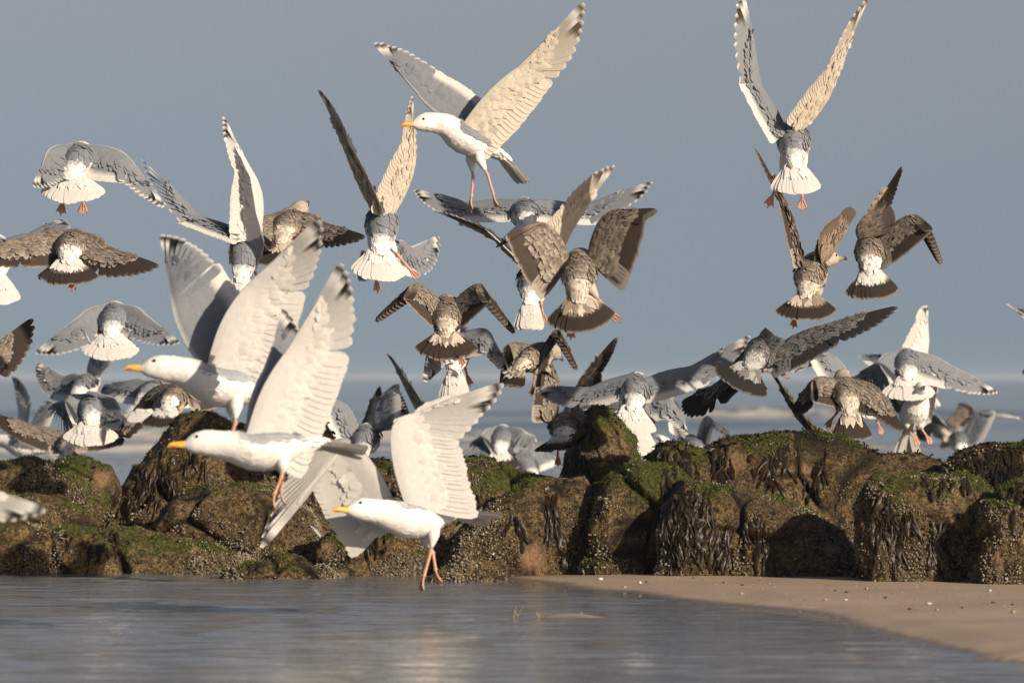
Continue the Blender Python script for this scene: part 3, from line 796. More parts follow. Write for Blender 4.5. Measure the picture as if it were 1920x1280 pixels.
def make_gull(sp):
    k = sp['k']; s = sp['s']; D = FPX / s
    juv = k == 'juv'
    sub = k == 'sub'
    MB.tint = A(sp.get('tint', (1.0, 1.0, 1.0)))  # per-bird tint; the banking gull's darkens and cools all its colours
    rg = np.random.default_rng(abs(hash((int(sp['c'][0] * 7), int(sp['c'][1] * 13)))) % 2 ** 31)
    C = px(sp['c'][0], sp['c'][1], D)
    f = nrm(sp.get('f', (0, 0.85, 0.53)))
    l = nrm(np.cross(A([0, 0, 1.0]), f))
    ro = R(sp.get('roll', 0))                     # positive = left wing up
    u0 = np.cross(f, l)
    l = l * math.cos(ro) + u0 * math.sin(ro)
    u = np.cross(f, l)
    root = empty('gull', C)
    tag(root, sp['lab'], 'gull', 'gulls taking off over the rocks')
    detail = s >= 395
    tailk0 = sp.get('tk', 'band' if juv else 'white')
    sc_ = sp.get('size', 1.0)

    # ---- body: one continuous surface from tail root to bill base, with the feathered thighs
    hd = nrm(sp.get('head', (f[0], f[1], -0.22 if f[1] > 0.5 else f[2] * 0.25)))
    xs_ = np.linspace(ST_X[0], ST_X[-1], 36)
    spread, tp = sp.get('tail', (45, 25)); spread = R(spread) * 0.84; tp = R(tp)
    tdir = -f * math.cos(tp) - u * math.sin(tp); tn = u * math.cos(tp) - f * math.sin(tp)

    def sdir(x):
        if x > 0.085:
            b = np.clip((x - 0.085) / 0.09, 0, 1); b = b * b * (3 - 2 * b)
            return nrm(f * (1 - b) + hd * b)
        b = np.clip((-0.02 - x) / 0.14, 0, 1); b = b * b * (3 - 2 * b)
        return nrm(f * (1 - b) - tdir * b)
    i0 = int(np.argmin(np.abs(xs_)))
    dirs = [sdir(x) for x in xs_]; pts = [None] * 36; pts[i0] = C + f * (xs_[i0] * sc_)
    for i in range(i0 + 1, 36): pts[i] = pts[i - 1] + dirs[i] * ((xs_[i] - xs_[i - 1]) * sc_)
    for i in range(i0 - 1, -1, -1): pts[i] = pts[i + 1] - dirs[i] * ((xs_[i + 1] - xs_[i]) * sc_)
    na = 22
    an = np.arange(na) / na * 2 * math.pi
    zc, ww, hh = [np.interp(xs_, ST_X, q_) * sc_ for q_ in (ST_Z, ST_W, ST_H)]
    BV = np.zeros((36, na, 3)); BC = np.zeros((36, na, 3)); BN = np.zeros((36, na, 3))
    for i in range(36):
        dd = dirs[i]; li = nrm(l - dd * np.dot(l, dd)); ui = np.cross(dd, li)
        cen = pts[i] + ui * zc[i]
        BV[i] = cen + li * (np.cos(an) * ww[i])[:, None] + ui * (np.sin(an) * hh[i])[:, None]
        BN[i] = li * np.cos(an)[:, None] + ui * np.sin(an)[:, None]
    loc = (BV - C)
    lx = xs_[:, None] * np.ones((1, na)); up_ = np.sin(an)[None] * np.ones((36, 1))
    nz1 = fbm((loc / sc_).reshape(-1, 3) * 30 + rg.random() * 50, 3).reshape(36, na)
    nz2 = fbm((loc / sc_).reshape(-1, 3) * 75 + rg.random() * 50, 2).reshape(36, na)
    if juv:
        m_ = np.clip(0.45 + 1.0 * nz2 + 0.5 * nz1 - 0.25 * up_ + np.clip(-(lx + 0.08) * 8, 0, 0.6), 0, 1)[..., None]
        BC[:] = BROWN * (1 - m_) + PALE * m_
        hm = np.clip((lx - 0.12) * 14, 0, 1)[..., None]
        BC = BC * (1 - hm) + (BUFF * (1 - 0.5 * m_) + PALE * 0.5 * m_) * hm
    else:
        mant = np.clip((up_ - 0.05) * 4, 0, 1) * np.clip((lx + 0.125) * 25, 0, 1) * np.clip((0.115 - lx) * 30, 0, 1)
        BC[:] = WHITE
        st = np.clip(nz2 * 2.2 - 0.30, 0, 1) * np.clip((lx - 0.05) * 12, 0, 1) * (0.75 if sub else 0.35)
        BC = BC * (1 - st[..., None]) + BUFF * 0.8 * st[..., None]
        BC = BC * (1 - mant[..., None]) + GREY * mant[..., None]
        if sub:
            st = np.clip(nz1 * 2.0 - 0.2, 0, 1)[..., None] * 0.35
            BC = BC * (1 - st) + BUFF * st
    BV = BV + BN * (0.0010 * nz2 + 0.0022 * nz1)[..., None] * sc_
    mbb = MB()
    mbb.add(BV.reshape(-1, 3), gridq(36, na, True), None, BC.reshape(-1, 3))
    for e_, i in ((0, 0), (35, 35)):
        ring = np.arange(na) + (0 if e_ == 0 else 35 * na)
        mbb.add(np.concatenate([BV[i], BV[i].mean(0)[None]]), None, [[j, (j + 1) % na, na] for j in range(na)], np.concatenate([BC[i], BC[i][:1]]))
    # overlapping contour feathers, lying along the body surface
    for i in range(2, 34, 1):
        fs = 0.026 if xs_[i] < 0.1 else 0.013
        for j in range(0, na, 1):
            if xs_[i] > 0.225: continue
            tg = BV[i - 1, j] - BV[i, j]; ar = BV[i, (j + 1) % na] - BV[i, j - 1]
            n_ = nrm(np.cross(tg, ar)); n_ = n_ if np.dot(n_, BN[i, j]) > 0 else -n_
            d_ = nrm(nrm(tg) + rg.normal(0, 0.12, 3)); d_ = nrm(d_ - n_ * np.dot(d_, n_)); w_ = nrm(np.cross(n_, d_))
            cc = BC[i, j] * (0.97 + 0.06 * rg.random())
            if juv:
                cc = BC[i, j] * (0.8 + 0.3 * rg.random())
                if rg.random() < 0.5 and xs_[i] < 0.12: cc, ec = DKBR * (1.0 + 1.5 * rg.random()), PALE * (0.6 + 0.4 * rg.random())
                else: ec = cc * 1.25
                if xs_[i] < -0.08 and up_[i, j] > -0.2:
                    cc, ec = (BROWN * 1.1 if rg.random() < 0.4 else PALE), PALE * 1.2
                    if tailk0 == 'whiteband': cc, ec = WHITE * 0.95, WHITE
            else: ec = cc * 1.04
            r0 = BV[i, j] + w_ * rg.normal(0, 0.004) + d_ * rg.normal(0, 0.004)
            small(mbb, r0 - n_ * 0.0012, d_, w_, n_, fs * sc_ * (0.8 + 0.4 * rg.random()), fs * 0.8 * sc_, 0.0003 * sc_, cc, np.minimum(ec, 0.84))

    # ---- legs
    legspec = sp.get('legs', [None, None])
    legobjs = []
    for side, tgt in zip((1, -1), legspec):
        if tgt is None: continue
        hip = C - f * 0.035 * sc_ + l * (0.034 * side * sc_) - u * 0.045 * sc_
        dtoe = D + (tgt[2] if len(tgt) > 2 else np.dot(hip - C, A([0, 1, 0])))
        toe = px(tgt[0], tgt[1], dtoe)
        ax = nrm(toe - hip); Ltot = np.clip(np.linalg.norm(toe - hip), 0.13, 0.26)
        foot_l = 0.066
        ank = hip + ax * (Ltot - foot_l)
        heel = hip + ax * ((Ltot - foot_l) * 0.50) - f * 0.012 + rg.normal(0, 0.002, 3)
        # feathered thigh belongs to the body
        tv = []; tcol = []
        for q_, (pp, rr) in enumerate(((hip + u * 0.02, 0.026), (hip * 0.72 + heel * 0.28, 0.023), (hip * 0.40 + heel * 0.60, 0.014), (hip * 0.22 + heel * 0.78, 0.0075))):
            a1 = nrm(np.cross(ax, f + 0.01)); a2 = np.cross(ax, a1)
            for j in range(8):
                tv.append(pp + (a1 * math.cos(j * math.pi / 4) + a2 * math.sin(j * math.pi / 4)) * rr * sc_); tcol.append(PALE * 0.8 if juv else WHITE * 0.97)
        mbb.add(tv, gridq(4, 8, True), None, tcol)
        lc = (PINK * 0.62 + ORNG * 0.38) if not juv else ORNG * 0.75 + PINK * 0.2
        ml = MB()
        path = [(hip * 0.45 + heel * 0.55, 0.0066), (hip * 0.1 + heel * 0.9, 0.0060), (heel, 0.0078), (heel * 0.85 + ank * 0.15, 0.0060), (heel * 0.45 + ank * 0.55, 0.0054), (heel * 0.1 + ank * 0.9, 0.0058), (ank, 0.0074)]
        tv = []
        for pp, rr in path:
            a1 = nrm(np.cross(ax, f + 0.01)); a2 = np.cross(ax, a1)
            for j in range(8): tv.append(pp + (a1 * math.cos(j * math.pi / 4) + a2 * math.sin(j * math.pi / 4)) * rr * sc_)
        ml.add(tv, gridq(7, 8, True), None, lc)
        lo = ml.build('leg', M_SKIN, root, C)
        # webbed foot hanging from the ankle
        fd = nrm(ax * 0.9 + f * sp.get('ff', 0.25)); fl = nrm(l - fd * np.dot(l, fd)); fn_ = np.cross(fd, fl)
        mf = MB(); toe_a = sp.get('web', 0.30)
        tips = []
        for a_, ll in ((-toe_a, 0.88), (0.0, 1.0), (toe_a, 0.85)):
            td = nrm(fd * math.cos(a_) + fl * math.sin(a_)); tips.append((td, ll * foot_l))
            tv = []; 
            for q_, rr in ((0, 0.0042), (0.35, 0.0034), (0.55, 0.0040), (0.8, 0.0030), (1.0, 0.0012)):
                cpt = ank + td * (ll * foot_l * q_) + fn_ * (0.006 * math.sin(q_ * 3.0))
                s1 = nrm(np.cross(td, fn_))
                for j in range(6): tv.append(cpt + (s1 * math.cos(j * math.pi / 3) + fn_ * math.sin(j * math.pi / 3)) * rr * sc_)
            mf.add(tv, gridq(5, 6, True), None, np.concatenate([np.tile(lc, (24, 1)), np.tile(HORN, (6, 1))]))
        for (ta, la), (tb, lb) in ((tips[0], tips[1]), (tips[1], tips[2])):
            rows = []
            for q_ in (0.05, 0.35, 0.65, 0.9):
                off = fn_ * (0.006 * math.sin(q_ * 3.0))
                a_, b_ = ank + ta * la * q_ + off, ank + tb * lb * q_ + off
                rows += [a_, (a_ + b_) / 2 - (fd * 0.004 * q_), b_]
            rows = A(rows)
            mf.add(np.concatenate([rows, rows - fn_ * 0.0012]), np.concatenate([gridq(4, 3), gridq(4, 3)[:, ::-1] + 12]), None, lc * 0.9)
        hallux = ank - f * 0.008
        mf.add([ank - l * 0.002, ank + l * 0.002, hallux + ax * 0.006], None, [[0, 1, 2]], lc)
        mf.build('foot', M_SKIN, lo, C)
    mbb.build('body', M_BODY, root, C)

    # ---- bill and eyes
    hdir = dirs[-1]; hl = nrm(l - hdir * np.dot(l, hdir)); hu = np.cross(hdir, hl)
    hb = pts[-1] + hu * zc[-1]
    bl = 0.050 * sc_
    bm = MB(); tv, tc_ = [], []
    for t, wv, hv, dz in ((-0.3, 0.013, 0.015, 0.001), (0.0, 0.0105, 0.0125, 0), (0.35, 0.0075, 0.0100, 0), (0.65, 0.0065, 0.0098, -0.001), (0.85, 0.0050, 0.0080, -0.003), (0.97, 0.0028, 0.0045, -0.0065), (1.02, 0.0006, 0.0008, -0.0105)):
        for j in range(10):
            a_ = j / 10 * 2 * math.pi
            tv.append(hb + hdir * (bl * t) + hl * (math.cos(a_) * wv * sc_) + hu * ((math.sin(a_) * hv + dz) * sc_))
            base = (HORN if t > 0.55 else BUFF * 0.7) if juv else (YEL if not sub else YEL * 0.85)
            if (not juv) and 0.6 < t < 0.9 and math.sin(a_) < -0.2: base = A([0.6, 0.10, 0.02])
            tc_.append(base)
    bm.add(tv, gridq(7, 10, True), None, tc_)
    bm.build('bill', M_BILL, root, C)
    i_e = int(np.argmin(np.abs(xs_ - 0.226)))
    for side in (1, -1):
        ec = pts[i_e] + hu * (zc[i_e] + 0.012 * sc_) + hl * (side * (ww[i_e] - 0.0035 * sc_))
        em = MB(); th = np.linspace(0, math.pi, 6); ph = np.arange(8) / 8 * 2 * math.pi
        T, Ph = np.meshgrid(th, ph, indexing='ij')
        ev = ec + 0.0062 * sc_ * (np.cos(T)[..., None] * hl * side + np.sin(T)[..., None] * (np.cos(Ph)[..., None] * hdir + np.sin(Ph)[..., None] * hu))
        ecol = np.where((T < 0.75)[..., None], HORN * 0.3, (A([0.30, 0.22, 0.05]) if not juv else HORN * 0.5))
        em.add(ev.reshape(-1, 3), gridq(6, 8, True), None, ecol.reshape(-1, 3))
        em.build('eye', M_EYE, root, C)

    # ---- tail fan
    i_t = int(np.argmin(np.abs(xs_ + 0.140)))
    tb_ = pts[i_t] + tn * 0.012 * sc_
    tailk = sp.get('tk', 'band' if juv else 'white')

    def tcols(i, under):
        j1 = 0.9 + 0.2 * rg.random()
        def fn(t, x):
            if tailk == 'white': return (WHITE if not sub else WHITE * 0.97) * (0.93 if under else 1)
            st0 = 0.46 + 0.07 * math.sin(i * 2.3)
            base = PALE * 1.25 * j1
            if tailk == 'dark': st0 = 0.22
            if t > st0: return DKBR * (1.5 if under else 0.8) if t < 0.97 else PALE * 0.6
            return base * (0.6 if (int(t * 20) % 2 and x == 0) else 1)
        return fn
    tail_mb = MB(); nt_ = 12; tfe = []
    for i in range(nt_):
        q_ = (i - (nt_ - 1) / 2) / ((nt_ - 1) / 2)
        a_ = q_ * spread
        d_ = nrm(tdir * math.cos(a_) + l * math.sin(a_) - tn * 0.12 * q_ * q_ + rg.normal(0, 0.012, 3))
        w_ = nrm(np.cross(tn, d_)); n_ = np.cross(d_, w_)
        V, Cc = blade(tb_ + l * (0.012 * q_) - tn * (0.0018 * abs(q_) * 5), d_, w_, n_, 0.160 * sc_ * (1 - 0.06 * q_ * q_ + rg.normal(0, 0.012)), 0.044 * sc_, 0.05 + rg.normal(0, 0.008), 0, fcol(tcols(i, False)), fcol(tcols(i, True)))
        tfe.append((V, Cc))
    # tail coverts above and below make the root of the fan
    for r_, (n_r, ll, up_s) in enumerate(((19, 0.075, 1), (17, 0.060, 1), (15, 0.07, -1), (13, 0.06, -1))):
        for i in range(n_r):
            q_ = (i - (n_r - 1) / 2) / ((n_r - 1) / 2); a_ = q_ * spread * 0.95
            d_ = nrm(tdir * math.cos(a_) + l * math.sin(a_) - tn * 0.10 * q_ * q_ + rg.normal(0, 0.04, 3)); w_ = nrm(np.cross(tn * up_s, d_))
            cc = (PALE * 1.2 if rg.random() < 0.6 else BROWN * 1.4) if juv and tailk not in ('whiteband', 'white') else WHITE
            small(tail_mb, tb_ + d_ * 0.012 + f * 0.014 * (r_ % 2) + tn * ((0.0045 + 0.003 * (r_ % 2)) * up_s) + l * 0.012 * q_, d_, w_, tn * up_s, ll * sc_ * rg.uniform(0.8, 1.15), 0.030 * sc_, -0.0045, cc, np.minimum(cc * 1.1, 0.82), 0.12)
    if detail:
        to = tail_mb.build('tail', M_FEATH, root, C)
        for V, Cc in tfe:
            m_ = MB(); m_.add(V, BLADE_Q, None, Cc); m_.build('tail_feather', M_FEATH, to, C)
    else:
        for V, Cc in tfe: tail_mb.add(V, BLADE_Q, None, Cc)
        tail_mb.build('tail', M_FEATH, root, C)

    # ---- wings
    for side, key in ((1, 'L'), (-1, 'R')):
        wsp = sp.get(key)
        if wsp is None: continue
        (wx, wy, ws), (tx, ty, ts), ch = wsp[:3]
        opt = wsp[3] if len(wsp) > 3 else {}
        S = C + f * 0.062 * sc_ + l * (side * 0.044 * sc_) + u * 0.044 * sc_
        La, Lh = 0.265 * sc_, 0.40 * sc_

        def reach(P0, x, y, L, sg):
            Q = px(x, y, P0[1]); dv = Q - P0; dv[1] = 0
            dl = np.linalg.norm(dv)
            mx_ = L * 1.18
            if dl > mx_: dv *= mx_ / dl; dl = mx_
            dv[1] = sg * math.sqrt(max(0.0, L * L * 0.96 - dl * dl))
            return P0 + dv
        W = reach(S, wx, wy, La, ws)
        T = reach(W, tx, ty, Lh, ts)
        a_ax = nrm(W - S); h_ax = nrm(T - W)
        c0 = nrm(ch)
        c_a = nrm(c0 - a_ax * np.dot(c0, a_ax)); c_h = nrm(c0 - h_ax * np.dot(c0, h_ax) * 0.92)
        n_a = nrm(np.cross(a_ax, c_a)) * side; n_h = nrm(np.cross(h_ax, nrm(c0 - h_ax * np.dot(c0, h_ax)))) * side
        armL = np.linalg.norm(W - S); handL = np.linalg.norm(T - W)
        E_ = (S + W) / 2 + c_a * 0.030 * sc_
        cam_ = opt.get('camber', 0.10)
        wm = MB(); feats = []
        # flight feather roots run along the arm bone and the hand bone
        ns, npr = 19, 10
        ch_s = opt.get('chord', 1.0) * sc_
        j1 = 0.92 + 0.16 * rg.random()

        def seccol(under, i):
            def fn(t, x):
                if juv:
                    if under: return (BUFF * 1.15 if t < 0.45 else BROWN * 1.5) * j1
                    if i < 4: return (DKBR if abs(x) < 1 and t < 0.9 else PALE * 0.9)
                    return (BROWN * 1.1 if t < 0.45 else DKBR * 1.3) if t < 0.95 else PALE * 0.8
                if under: return (CREAM * 1.05 if sub else WHITE * 0.96) * (0.96 if t < 0.5 else 1.0)
                return GREY * j1 if t < 0.78 else WHITE
            return fn

        def pricol(under, j):
            st0 = 0.90 - max(0, j - 5) * 0.075
            def fn(t, x):
                if juv:
                    if under: return BROWN * 1.0 if t < 0.45 else BROWN * 0.55
                    return (BROWN * 0.95 if (j < 4 and t < 0.5) else DKBR * 0.9) if t < 0.97 else BROWN
                dk = BLACK if not sub else DKBR
                if j >= 6 and t > st0 and t < 0.965: 
                    if j >= 8 and 0.78 < t < 0.90: return WHITE
                    return dk * (2.0 if under else 1.0)
                if t >= 0.965: return WHITE
                if under: return (CREAM if sub else WHITE) * (0.93 - 0.03 * j)
                return GREY * j1
            return fn
        for i in range(ns):
            t = (i + 0.3) / ns
            rt = S + (W - S) * t + c_a * 0.022 * sc_ * math.sin(math.pi * t)
            sl0, sl1 = opt.get('slant', (-0.34, 0.62)); slant = a_ax * (sl0 + sl1 * t)
            d_ = nrm(c_a + slant - n_a * 0.02 + c_a * rg.normal(0, 0.01) + a_ax * rg.normal(0, 0.012))
            w_ = nrm(np.cross(d_, n_a)) ; w_ = w_ if np.dot(w_, a_ax) > 0 else -w_
            n_ = nrm(np.cross(a_ax, d_)) * side
            L = (0.146 - 0.016 * math.sin(math.pi * t) + 0.026 * (1 - t)) * ch_s * (1 + rg.normal(0, 0.012))
            w_ = nrm(w_ + n_ * 0.10)
            V, Cc = blade(rt, d_, w_, n_, L, 0.044 * sc_, cam_ + rg.normal(0, 0.0015), 0.05, fcol(seccol(False, i)), fcol(seccol(True, i)))
            feats.append(('secondary_feather', V, Cc))
        fan = opt.get('fan', 1.0)
        for j in range(npr):
            q_ = j / (npr - 1.0)
            rt = W + h_ax * (handL * 0.26 * q_) + c_h * 0.006
            a_ = q_ ** 0.66
            # swing each primary from the chord towards the tip
            d0 = nrm(opt['d0']) if 'd0' in opt else nrm(c_a + a_ax * 0.28)
            ang = math.acos(np.clip(np.dot(d0, h_ax), -1, 1)); st_ = a_ * fan + (1 - fan)
            st_ = min(1.0, st_)
            d_ = nrm((math.sin((1 - st_) * ang) * d0 + math.sin(st_ * ang) * h_ax) / max(1e-4, math.sin(ang)) + d0 * rg.normal(0, 0.008))
            w_ = nrm(h_ax - d_ * np.dot(h_ax, d_)) if st_ < 0.97 else nrm(-c_h + d_ * np.dot(c_h, d_))
            w_ = nrm(np.cross(n_h, d_)); w_ = w_ if np.dot(w_, c_h) < 0 else -w_
            n_ = nrm(np.cross(d_, -w_)) * side
            if np.dot(n_, n_h) < 0: n_ = -n_
            Lt = np.linalg.norm(T - (W + h_ax * handL * 0.26))
            L = (0.140 * ch_s) * (1 - q_ ** 1.05) + Lt * q_ ** 1.05
            if j == 9: L *= 0.985
            w_ = nrm(w_ + n_ * 0.10)
            V, Cc = blade(rt, d_, w_, n_, L * (1 + rg.normal(0, 0.008)), (0.046 - 0.015 * q_) * sc_, opt.get('bend', 0.06) + rg.normal(0, 0.0015), 0.03, fcol(pricol(False, j)), fcol(pricol(True, j)))
            feats.append(('primary_feather', V, Cc))
        # arm and hand: padded leading edge with coverts, one continuous airfoil
        nsp, nch = 34, 8
        tsp = np.linspace(-0.10, 1.0, nsp)
        tot = armL + handL * 0.62
        top = np.zeros((nsp, nch, 3)); bot = np.zeros((nsp, nch, 3)); ctop = np.zeros((nsp, nch, 3)); cbot = np.zeros((nsp, nch, 3))
        bases, ccs, nns = [], [], []
        for tv_ in tsp:
            dist = tv_ * tot
            if dist <= armL:
                bases.append(S + a_ax * dist); b = np.clip((dist / armL - 0.75) / 0.25, 0, 1) * 0.5
            else:
                bases.append(W + h_ax * (dist - armL)); b = 0.5 + 0.5 * np.clip((dist - armL) / (0.25 * armL), 0, 1)
            ccs.append(nrm(c_a * (1 - b) + nrm(nrm(c_a + a_ax * 0.28) + h_ax * 0.45 * np.clip((dist - armL) / armL, 0, 1)) * b))
            nns.append(nrm(n_a * (1 - b) + n_h * b))
        bases, ccs, nns = A(bases), A(ccs), A(nns)
        for _ in range(7):
            for arr in (bases, ccs, nns): arr[1:-1] = (arr[:-2] + 2 * arr[1:-1] + arr[2:]) / 4
        for i, tv_ in enumerate(tsp):
            dist = tv_ * tot
            base, cc_ = bases[i], nrm(ccs[i]); nn_ = nrm(nns[i] - cc_ * np.dot(nns[i], cc_))
            pat = 0.016 * math.sin(math.pi * np.clip(dist / armL, 0, 1))     # patagium in front of the elbow
            wid = np.interp(tv_, [-0.1, 0.0, 0.15, 0.45, 0.66, 0.85, 1.0], [0.085, 0.092, 0.090, 0.080, 0.068, 0.040, 0.006]) * ch_s
            thk = np.interp(tv_, [-0.1, 0.1, 0.5, 0.7, 1.0], [0.030, 0.024, 0.015, 0.010, 0.002]) * sc_
            for m in range(nch):
                s_ = m / (nch - 1)
                prof = (4 * s_ * (1 - s_)) ** 0.5 * (1 - 0.55 * s_) if m not in (0,) else 0.0
                pos = base - cc_ * (0.010 * sc_ + pat * sc_) + cc_ * (wid * s_) - nn_ * (cam_ * max(0.0, wid * s_ - 0.03 * sc_) ** 2 / (0.19 * ch_s))
                jit = rg.normal(0, 0.0005)
                top[i, m] = pos + nn_ * (thk * 0.55 * prof + 0.0042 + jit); bot[i, m] = pos - nn_ * (thk * 0.45 * prof + 0.0042 + jit)
                if juv:
                    z_ = rg.random()
                    ctop[i, m] = BROWN * (0.6 + 0.9 * z_) if z_ < 0.65 else PALE * 0.7
                    cbot[i, m] = BUFF * (0.6 + 0.7 * z_)
                else:
                    ctop[i, m] = GREY * (0.95 + 0.1 * rg.random()) if m > 0 else WHITE * 0.9
                    cbot[i, m] = (CREAM * (0.93 + 0.12 * rg.random()) if sub else WHITE) * (1 if rg.random() > (0.15 if sub else 0.0) else 0.85)
        gq = gridq(nsp, nch)
        wm.add(top.reshape(-1, 3), gq, None, ctop.reshape(-1, 3))
        wm.add(bot.reshape(-1, 3), gq[:, ::-1], None, cbot.reshape(-1, 3))
        # covert feathers in rows, upper and lower side
        mids = (top + bot) / 2
        for surf, cs, sg in ((top, ctop, 1), (bot, cbot, -1)):
            for m, ll in ((2, 0.030), (3, 0.034), (4, 0.040), (5, 0.046), (6, 0.052), (7, 0.060)):
                for i in range(1, nsp - 2):
                    if m < 5 and not juv and (not sub or sg > 0): continue
                    if m == 7 and i > nsp - 9: continue
                    ref = surf if m < 4 else mids
                    dd_ = nrm(ref[i, m] - ref[i, m - 1] + (surf[i + 1, m] - surf[i, m]) * (0.15 + 0.5 * max(0, tsp[i] - 0.55)) + rg.normal(0, 0.0016, 3))
                    nn_ = nrm(np.cross(surf[i + 1, m] - surf[i, m], dd_)) * side * sg
                    w_ = nrm(np.cross(nn_, dd_))
                    if juv:
                        cc, ec = (BROWN * (0.45 + 0.8 * rg.random()), PALE * (0.5 + 0.5 * rg.random())) if sg > 0 else (BUFF * (0.45 + 0.7 * rg.random()), BUFF * (0.9 + 0.6 * rg.random()))
                    else:
                        cc = cs[i, m] * (0.97 + 0.05 * rg.random()); ec = np.minimum(cc * 1.05, 0.83)
                    sh_ = np.interp(tsp[i], [0, 0.7, 1.0], [1, 0.9, 0.45])
                    small(wm, surf[i, m] - dd_ * 0.012 * sc_, dd_, w_, nn_, ll * sc_ * sh_, 0.030 * sc_, 0.0010 if sg > 0 else 0.0012, cc, ec, 0.45 if m < 7 else 0.3)
        # scapulars and tertials close the gap between wing and back
        for row in range(6):
            for i in range(7):
                q_ = i / 6.0
                if q_ > sp.get('scap', 1.0): continue
                ix = int(np.argmin(np.abs(xs_ - (0.085 - 0.028 * row))))
                dd = dirs[ix]; li = nrm(l - dd * np.dot(l, dd)) * side; ui = nrm(np.cross(dd, li * side)); fi = q_ * 1.25
                n_ = nrm(ui * math.cos(fi) + li * math.sin(fi))
                rt = pts[ix] + ui * (zc[ix] + (hh[ix] + 0.002) * math.cos(fi)) + li * ((ww[ix] + 0.002) * math.sin(fi)) + rg.normal(0, 0.0015, 3)
                tg = (pts[max(0, ix - 3)] + ui * (zc[max(0, ix - 3)] + hh[max(0, ix - 3)] * math.cos(fi)) + li * (ww[max(0, ix - 3)] * math.sin(fi))) - (pts[ix] + ui * (zc[ix] + hh[ix] * math.cos(fi)) + li * (ww[ix] * math.sin(fi)))
                d_ = nrm(nrm(tg) + c_a * 0.30 * q_ * q_ + li * 0.10 * q_ + rg.normal(0, 0.06, 3)); n_ = nrm(n_ - d_ * np.dot(n_, d_)); w_ = nrm(np.cross(n_, d_))
                if juv: cc, ec = BROWN * (0.4 + 0.7 * rg.random()), PALE * (0.7 + 0.3 * rg.random())
                else: cc, ec = GREY * (0.96 + 0.08 * rg.random()), GREY * 1.05
                small(wm, rt, d_, w_, n_, 0.052 * sc_, 0.030 * sc_, 0.0006, cc, ec)
        if detail:
            wo = wm.build('wing', M_FEATH, root, C)
            for nm_, V, Cc in feats:
                m_ = MB(); m_.add(V, BLADE_Q, None, Cc); m_.build(nm_, M_FEATH, wo, C)
        else:
            for nm_, V, Cc in feats: wm.add(V, BLADE_Q, None, Cc)
            wm.build('wing', M_FEATH, root, C)
    return root


